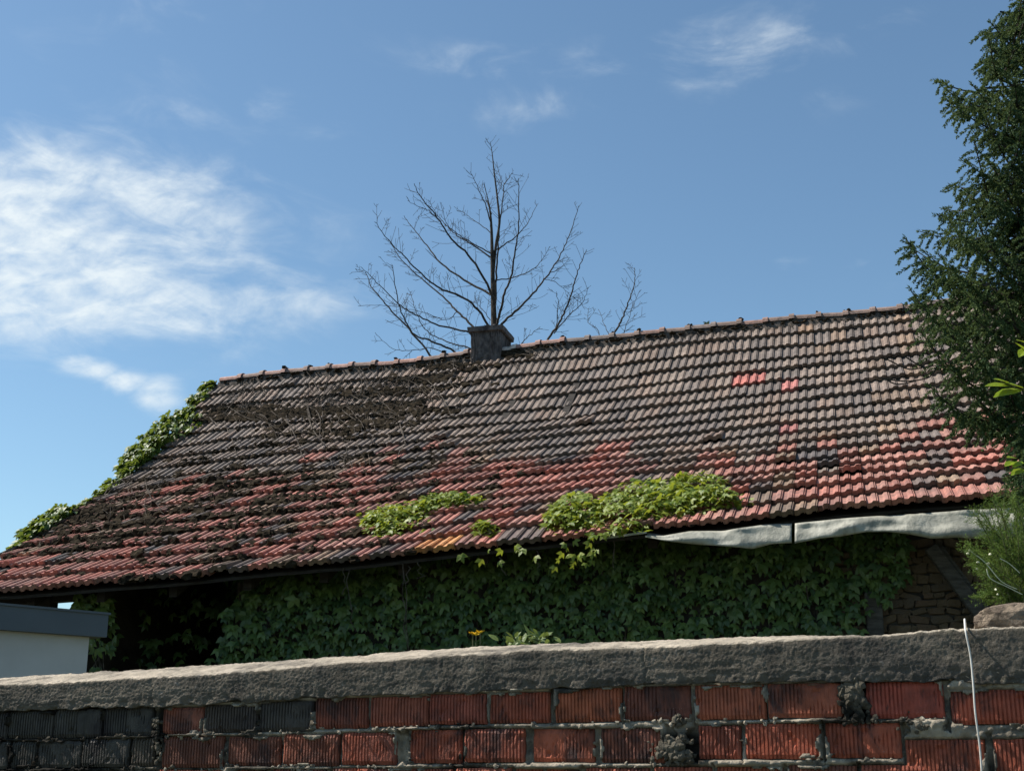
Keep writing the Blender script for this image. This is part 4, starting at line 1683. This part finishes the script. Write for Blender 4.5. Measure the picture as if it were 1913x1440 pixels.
def twigs(m_, path, r0, dens, lmax, depth=0):
    for i in range(3, len(path) - 1):
        f_ = i / (len(path) - 1)
        if rnd.random() > dens * (.35 + .65 * f_):
            continue
        t_ = (path[i + 1] - path[i - 1]).normalized()
        side = t_.cross(Vector((0, 1, 0)))
        if side.length < .01:
            continue
        side.normalize()
        sg = 1 if rnd.random() < .5 else -1
        d = (t_ * rnd.uniform(.5, .9) + side * sg * rnd.uniform(.4, 1.0) + Vector((0, rnd.uniform(-.8, .8), .0)) + ZV * rnd.uniform(-.05, .35)).normalized()
        L = lmax * rnd.uniform(.35, 1.0) * (1.15 - .6 * f_)
        P, pts = path[i], []
        for q in range(5):
            pts.append(P.copy())
            P = P + d * (L / 4)
            d = (d + ZV * rnd.uniform(.0, .16) + Vector((rnd.uniform(-.1, .1), rnd.uniform(-.1, .1), rnd.uniform(-.06, .06)))).normalized()
        rr = max(.0042, r0 * .35 * (1 - f_ * .5))
        m_.tube(pts, [max(.0034, rr * (1 - .18 * e)) for e in range(5)], 3, False)
        if depth < 1 and L > .22:
            twigs(m_, smooth_path(pts, 3), rr, .30, L * .5, depth + 1)


limbs = [
    ([(905, 1010), (897, 880), (780, 670), (670, 560), (590, 440), (500, 330), (460, 250)], -1.0, .034),
    ([(600, 452), (540, 400), (490, 380), (420, 345)], -.8, .014),
    ([(890, 870), (760, 800), (620, 700), (540, 610), (470, 520), (400, 430)], 1.2, .028),
    ([(893, 665), (800, 600), (700, 540), (640, 480), (590, 430), (540, 340)], .6, .02),
    ([(890, 640), (780, 580), (690, 520), (640, 470), (605, 350)], -.5, .016),
    ([(905, 1150), (860, 1020), (760, 900), (620, 840), (520, 770), (400, 650), (330, 580), (240, 460)], -1.3, .032),
    ([(905, 1200), (800, 1060), (700, 960), (620, 880), (500, 780), (380, 660), (320, 560)], 1.5, .030),
    ([(905, 1180), (780, 1085), (600, 1040), (470, 980), (370, 920), (250, 800), (160, 710)], -.7, .026),
    ([(905, 1500), (700, 1350), (570, 1230), (430, 1060), (300, 920), (220, 820), (190, 740)], 1.0, .034),
    ([(905, 1350), (720, 1205), (560, 1130), (450, 1080), (380, 940), (350, 800), (335, 700)], -1.5, .028),
    ([(905, 1300), (780, 1175), (640, 1130), (520, 1060), (460, 930), (440, 850)], .8, .020),
    ([(905, 1380), (600, 1180), (450, 1180), (340, 1170), (240, 1080)], .3, .014),
    ([(700, 960), (640, 1010), (480, 960), (300, 930), (150, 930)], -.3, .010),
    ([(905, 1120), (950, 1030), (1060, 930), (1150, 830), (1220, 740), (1290, 620), (1340, 500), (1380, 370)], .9, .032),
    ([(910, 1060), (930, 1000), (960, 880), (1000, 770), (1020, 650), (1040, 500), (1045, 330), (1040, 220)], -.8, .034),
    ([(908, 1000), (915, 800), (925, 640), (935, 500), (955, 330), (965, 250), (1010, 190)], .7, .028),
    ([(905, 1600), (1060, 1330), (1180, 1160), (1260, 1040), (1310, 940), (1350, 820), (1380, 720), (1420, 620)], -1.2, .036),
    ([(1240, 1085), (1330, 980), (1400, 910), (1430, 830)], -1.0, .014),
    ([(905, 1700), (1300, 1400), (1555, 1110), (1620, 1000), (1660, 900), (1690, 810), (1690, 720)], 1.4, .034),
    ([(1560, 1160), (1620, 1110), (1650, 1020), (1720, 840)], 1.2, .014),
    ([(1250, 1500), (1490, 1125), (1430, 1020), (1435, 940)], 1.0, .012),
    ([(1555, 1115), (1520, 1030), (1490, 950)], 1.3, .010),
    ([(905, 1400), (1040, 1170), (1090, 1110), (1160, 1050)], -.9, .018),
    ([(905, 790), (1060, 760), (1160, 690), (1220, 600)], -.6, .015),
    ([(905, 625), (1020, 550), (1090, 470), (1150, 360)], .7, .018),
    ([(1220, 745), (1280, 715), (1330, 660)], .6, .010),
    ([(1180, 780), (1250, 800), (1330, 870), (1400, 920)], .5, .009),
    ([(1250, 1060), (1265, 930), (1250, 850)], -1.0, .012),
    ([(893, 520), (870, 400), (820, 280), (770, 180)], -.5, .018),
    ([(893, 530), (820, 470), (760, 430), (730, 400)], .5, .011),
    ([(893, 420), (860, 330), (835, 250)], .6, .010),
    ([(885, 1010), (830, 940), (790, 900)], .2, .010),
    ([(918, 330), (945, 250), (920, 130)], .5, .010),
]
# trunk and leader
tr = limb_pts([(905, 1600), (908, 1300), (905, 1030), (900, 850), (895, 640), (890, 480), (880, 380), (862, 300), (850, 250)], 0)
tr = [Vector((tr[0].x, tr[0].y, TERR - 1.0))] + tr
trp = smooth_path(tr, 5)
mb = MB()
mb.tube(trp, [max(.008, max(0, .095 * (1 - i / len(trp)) ** 1.3)) for i in range(len(trp))], 10)
twigs(mb, trp[int(len(trp) * .6):], .03, .4, .5)
mb.build('trunk', M['bark'], tree, True)
ld = smooth_path(limb_pts([(898, 780), (915, 600), (935, 470), (925, 340), (908, 200), (895, 80), (884, 15)], .3), 6)
mb = MB()
mb.tube(ld, [max(.004, .034 * (1 - i / len(ld)) ** .8) for i in range(len(ld))], 6)
twigs(mb, ld, .02, .75, .45)
mb.build('branch', M['bark'], tree, True)
for zp, dep, r_ in limbs:
    p_ = smooth_path(limb_pts(zp, dep), 6)
    for i in range(2, len(p_)):
        p_[i] = p_[i] + Vector((rnd.uniform(-.012, .012), 0, rnd.uniform(-.012, .012)))
    mb = MB()
    mb.tube(p_, [max(.0042, r_ * .86 * (1 - .83 * i / len(p_))) for i in range(len(p_))], 5)
    twigs(mb, p_, r_ * .5, .72, .66 if r_ > .02 else .42)
    twigs(mb, p_, r_ * .4, .40, .30, 1)
    mb.build('branch', M['bark'], tree, True)

# ------------------------------------------------------------------ conifers
class Needles:
    def __init__(self):
        self.v, self.t, self.c = [], [], []
        self.n = 0

    def shoot(self, P, d, L, nl, nw, count, tint, droop=.25, flat=0.0):
        """a bristly shoot: needles as slim blades round a bent axis"""
        d = d.normalized()
        pts = []
        Q = P.copy()
        for i in range(5):
            pts.append(np.array(Q))
            Q = Q + d * (L / 4)
            d = (d - ZV * droop * .25).normalized()
        pts = np.array(pts)
        u = np.sort(np.random.rand(count)) * 4
        i0 = np.minimum(u.astype(int), 3)
        fr = (u - i0)[:, None]
        base = pts[i0] * (1 - fr) + pts[i0 + 1] * fr
        ax = pts[i0 + 1] - pts[i0]
        ax /= np.linalg.norm(ax, axis=1)[:, None]
        rv = np.random.randn(count, 3)
        rv[:, 2] *= (1 - flat)
        rv -= ax * (rv * ax).sum(1)[:, None]
        rv /= np.linalg.norm(rv, axis=1)[:, None] + 1e-9
        dr = ax * .75 + rv * .75
        sd = np.cross(dr, np.random.randn(count, 3))
        sd /= np.linalg.norm(sd, axis=1)[:, None] + 1e-9
        ln = nl * (.75 + .5 * np.random.rand(count))[:, None]
        tip = base + dr * ln
        mid = base + dr * ln * .45
        a, b = mid + sd * nw, mid - sd * nw
        V = np.stack([base, a, tip, b], 1).reshape(-1, 3)
        o = self.n
        self.v.append(V)
        idx = np.arange(count) * 4 + o
        self.t.append(np.stack([idx, idx + 1, idx + 2, idx + 3], 1))
        self.c.append(np.full(count, tint, np.float32))
        self.n += count * 4

    def build(self, name, mat, parent):
        V, T, c = np.concatenate(self.v), np.concatenate(self.t), np.concatenate(self.c)
        me = bpy.data.meshes.new(name)
        me.vertices.add(len(V))
        me.vertices.foreach_set('co', V.astype(np.float32).ravel())
        me.loops.add(T.size)
        me.loops.foreach_set('vertex_index', T.astype(np.int32).ravel())
        me.polygons.add(len(T))
        me.polygons.foreach_set('loop_start', np.arange(0, T.size, 4, dtype=np.int32))
        me.polygons.foreach_set('loop_total', np.full(len(T), 4, np.int32))
        a_ = me.attributes.new('tint', 'FLOAT_COLOR', 'FACE')
        a_.data.foreach_set('color', np.stack([c, c, c, np.ones_like(c)], 1).astype(np.float32).ravel())
        me.materials.append(mat)
        me.update(calc_edges=True)
        me.validate()
        return link(name, me, parent)


np.random.seed(5)
CY = 8.6
trunk_top, trunk_bot = at(2060, -700, CY), at(2040, 1300, CY)
con = thing('conifer', (trunk_bot.x, trunk_bot.y, TERR), 'dark green conifer standing in front of the roof at the right edge', 'tree')
mb = MB()
tt = [Vector((trunk_bot.x, trunk_bot.y, TERR)).lerp(Vector((trunk_top.x, trunk_top.y, trunk_top.z)), f_) + Vector((.04 * math.sin(f_ * 9), .04 * math.cos(f_ * 7), 0)) for f_ in np.linspace(0, 1, 14)]
mb.tube(tt, list(np.linspace(.17, .03, 14)), 10)
mb.build('trunk', M['bark'], con, True)
OUT = [(-100, 1905), (0, 1900), (40, 1866), (60, 1838), (100, 1852), (130, 1828), (150, 1748), (185, 1765), (220, 1790), (260, 1805), (300, 1812), (340, 1776), (370, 1800), (400, 1750), (430, 1745), (440, 1694), (480, 1700), (540, 1706), (580, 1712), (640, 1730), (700, 1742), (740, 1752), (775, 1790), (800, 1850), (850, 1880), (920, 1890)]
tips = [(1850, 42, -.3), (1835, 60, .2), (1745, 150, 0), (1828, 120, .3), (1765, 185, -.2), (1778, 345, .2), (1750, 402, 0), (1692, 445, -.1), (1690, 452, .2), (1700, 540, -.3), (1705, 560, .2), (1735, 720, -.2), (1752, 745, .1), (1785, 770, .2), (1798, 300, -.3), (1905, 15, 0), (1815, 235, .1), (1720, 620, -.3), (1738, 600, .4), (1870, 40, .3), (1712, 505, .3), (1725, 470, -.3), (1760, 430, .4)]
for lay, dyl in ((0, -.5), (1, .55), (2, .1)):
    y = -90.0
    while y < 800:
        x = lerp_table([(a, b) for a, b in OUT], y) + rnd.uniform(14, 50) + (75 if lay == 2 else 0)
        while x < 2010:
            tips.append((x + rnd.uniform(-16, 16), y + rnd.uniform(-20, 20), dyl + rnd.uniform(-.25, .25)))
            x += rnd.uniform(50, 74)
        y += rnd.uniform(46, 64)
for q in range(26):
    tips.append((rnd.uniform(1880, 1990), rnd.uniform(800, 940), rnd.uniform(-.6, .6)))
nd = Needles()
br = MB()
for (px, py, dy) in tips:
    T = at(px, py, CY + dy)
    # spray: axis rises toward the tip, side shoots droop
    base_dir = Vector((T.x - trunk_bot.x, T.y - trunk_bot.y, 0))
    if base_dir.length < .2:
        base_dir = Vector((-1, rnd.uniform(-1, 1), 0))
    base_dir.normalize()
    L = rnd.uniform(.42, .68)
    ax = (base_dir + ZV * rnd.uniform(.05, .75) + Vector((rnd.uniform(-.3, .3), rnd.uniform(-.5, .5), 0))).normalized()
    A = T - ax * L
    tint = min(1, max(0, rnd.gauss(.4, .33) + (.25 if py > 480 and px > 1780 else 0)))
    pts = [A.lerp(T, f_) - ZV * .05 * math.sin(f_ * math.pi) for f_ in np.linspace(0, 1, 6)]
    br.tube(pts, list(np.linspace(.009, .003, 6)), 4, False)
    if rnd.random() < .4:
        hgt = A.z - .25 - .3 * rnd.random()
        tz = (hgt - TERR) / (trunk_top.z - TERR)
        Q = Vector((trunk_bot.x, trunk_bot.y, TERR)).lerp(trunk_top, max(0, min(1, tz)))
        mid = Q.lerp(A, .5) - ZV * .08
        br.tube([Q, mid, A], [.022, .014, .009], 5, False)
    nd.shoot(T - ax * .12, ax, .14, .022, .0034, 80, tint, .0)
    side = ax.cross(ZV).normalized()
    for i in range(10):
        f_ = (i + rnd.random() * .5) / 10
        P = A.lerp(T, f_ * .97) - ZV * .05 * math.sin(f_ * math.pi)
        for sg in (-1, 1):
            d = ax * rnd.uniform(.3, .6) + side * sg * rnd.uniform(.3, .7) - ZV * rnd.uniform(.1, .8)
            l_ = rnd.uniform(.13, .24) * (1.15 - .55 * f_)
            nd.shoot(P, d, l_, .0195, .0046, int(l_ * 460) + 14, min(1, max(0, tint + rnd.uniform(-.15, .15))), .9)
nd.build('crown', M['needle'], con)
# dead twigs reaching left over the tiles
for zp in ([(1800, 690), (1745, 683), (1700, 690), (1665, 675), (1650, 668)], [(1750, 684), (1735, 705), (1690, 712), (1640, 705)], [(1730, 690), (1700, 672), (1690, 665)], [(1760, 686), (1750, 660), (1735, 640)], [(1715, 710), (1680, 718), (1660, 712)]):
    br.tube(smooth_path([at(x, y, CY - .2) for x, y in zp], 4), .0055, 4, False)
br.build('branch', M['bark'], con)

# far conifer tip above the ridge
P = at(1322, 604, 27)
fc = thing('far_conifer', (P.x, P.y, 0), 'tiny green conifer tip showing above the ridge line', 'tree')
mb = MB()
mb.tube([Vector((P.x, P.y, 0)), P - ZV * .1], [.12, .01], 6)
mb.build('trunk', M['bark'], fc)
nd = Needles()
for q in range(60):
    f_ = rnd.random() ** 1.6
    a = rnd.uniform(0, 6.28)
    d = Vector((math.cos(a), math.sin(a), .5))
    nd.shoot(P - ZV * (f_ * 2.6) + d * f_ * .1, d, .10 + .5 * f_, .03, .006, 40, rnd.random() * .5, .3)
nd.shoot(P - ZV * .14, ZV, .15, .03, .006, 40, .4, 0)
nd.build('crown', M['needle'], fc)

# feathery shrub behind the rock
SY = 6.0
Pb = at(1945, 1190, SY)
sh = thing('shrub', (Pb.x, Pb.y, TERR), 'feathery light green shrub behind the rock at the right edge', 'shrub')
nd = Needles()
mb = MB()
tipsS = [(1822, 955), (1835, 975), (1815, 1010), (1812, 1030), (1825, 1045), (1845, 1000), (1850, 950), (1870, 960), (1880, 940), (1900, 955), (1836, 1070), (1850, 1090), (1840, 1110), (1868, 1040), (1890, 1010), (1905, 985), (1820, 1060), (1860, 1115), (1885, 1080), (1910, 1040), (1930, 960), (1950, 940), (1860, 930), (1895, 925)]
for (px, py) in tipsS * 3:
    px += rnd.gauss(0, 9)
    py += rnd.gauss(0, 9)
    T = at(px, py, SY + rnd.uniform(-.25, .25))
    A = Pb + Vector((rnd.uniform(-.1, .1), rnd.uniform(-.1, .1), rnd.uniform(-.02, .08)))
    mid = A.lerp(T, .5) + ZV * rnd.uniform(.0, .09)
    p_ = smooth_path([A, mid, T], 7)
    mb.tube(p_, list(np.linspace(.004, .0014, len(p_))), 4, False)
    tint = rnd.random()
    for i in range(4, len(p_) - 1):
        for q in range(3):
            d = (p_[i + 1] - p_[i]).normalized() + Vector((rnd.uniform(-1, 1), rnd.uniform(-1, 1), rnd.uniform(-.5, .8))) * .8
            nd.shoot(p_[i], d, rnd.uniform(.04, .09), .012, .0012, 20, tint, .5)
mb.build('stem', M['stem'], sh, kind='stuff')
nd.build('foliage', M['broom'], sh)
mb = MB()
for (px, py) in ((1811, 1028), (1808, 1034), (1827, 1050), (1846, 1052), (1825, 1062), (1850, 1035), (1864, 1110), (1860, 1101)):
    mb = MB()
    blob(mb, at(px, py, SY - .2), .006, .9, 1)
    mb.build('bud', M['bud'], sh)
mb = MB()
for q in ([(1900, 1100), (1870, 1085), (1840, 1050), (1812, 1028)], [(1910, 1110), (1880, 1095), (1850, 1080), (1843, 1062)], [(1905, 1070), (1885, 1052), (1868, 1043)]):
    mb.tube(smooth_path([at(x, y, SY - .2) for x, y in q], 4), .0022, 4, False)
mb.build('bare_stem', M['bud'], sh)

# lime leafed sapling at the very edge
LY = 6.6
Pb = at(1990, 1180, LY)
sp = thing('sapling', (Pb.x, Pb.y, TERR), 'sapling with bright lime leaves reaching in from the right edge', 'plant')
mb = MB()
mats = []
for stem, leaves in (([(1990, 1180), (1975, 900), (1950, 780), (1915, 730), (1890, 722), (1868, 712)], [((1893, 722), (1843, 716), .9), ((1885, 715), (1858, 705), .8), ((1910, 728), (1858, 736), 1), ((1912, 725), (1880, 712), .8)]),
                     ([(1985, 1000), (1965, 760), (1935, 680), (1915, 655)], [((1915, 655), (1898, 638), .8), ((1918, 650), (1904, 664), .7), ((1915, 640), (1900, 633), .6)]),
                     ([(1988, 1100), (1960, 930), (1920, 880), (1895, 865)], [((1895, 862), (1878, 868), .7), ((1900, 856), (1882, 852), .6), ((1915, 876), (1890, 884), .8), ((1910, 862), (1893, 870), .7)])):
    p_ = smooth_path([at(x, y, LY) for x, y in stem], 5)
    mb.tube(p_, list(np.linspace(.010, .003, len(p_))), 5, False)
    for (b_, e_, w_) in leaves:
        B0, E0 = at(*b_, LY), at(*e_, LY - .05)
        d = E0 - B0
        mats.append(lmat(B0, d, Vector((.1, -.5, .9)), d.length * 1.0))
put_leaves(sp, mats, 'lime', 50, LV3, LF3)
mb.build('stem', M['stem'], sp, kind='stuff')
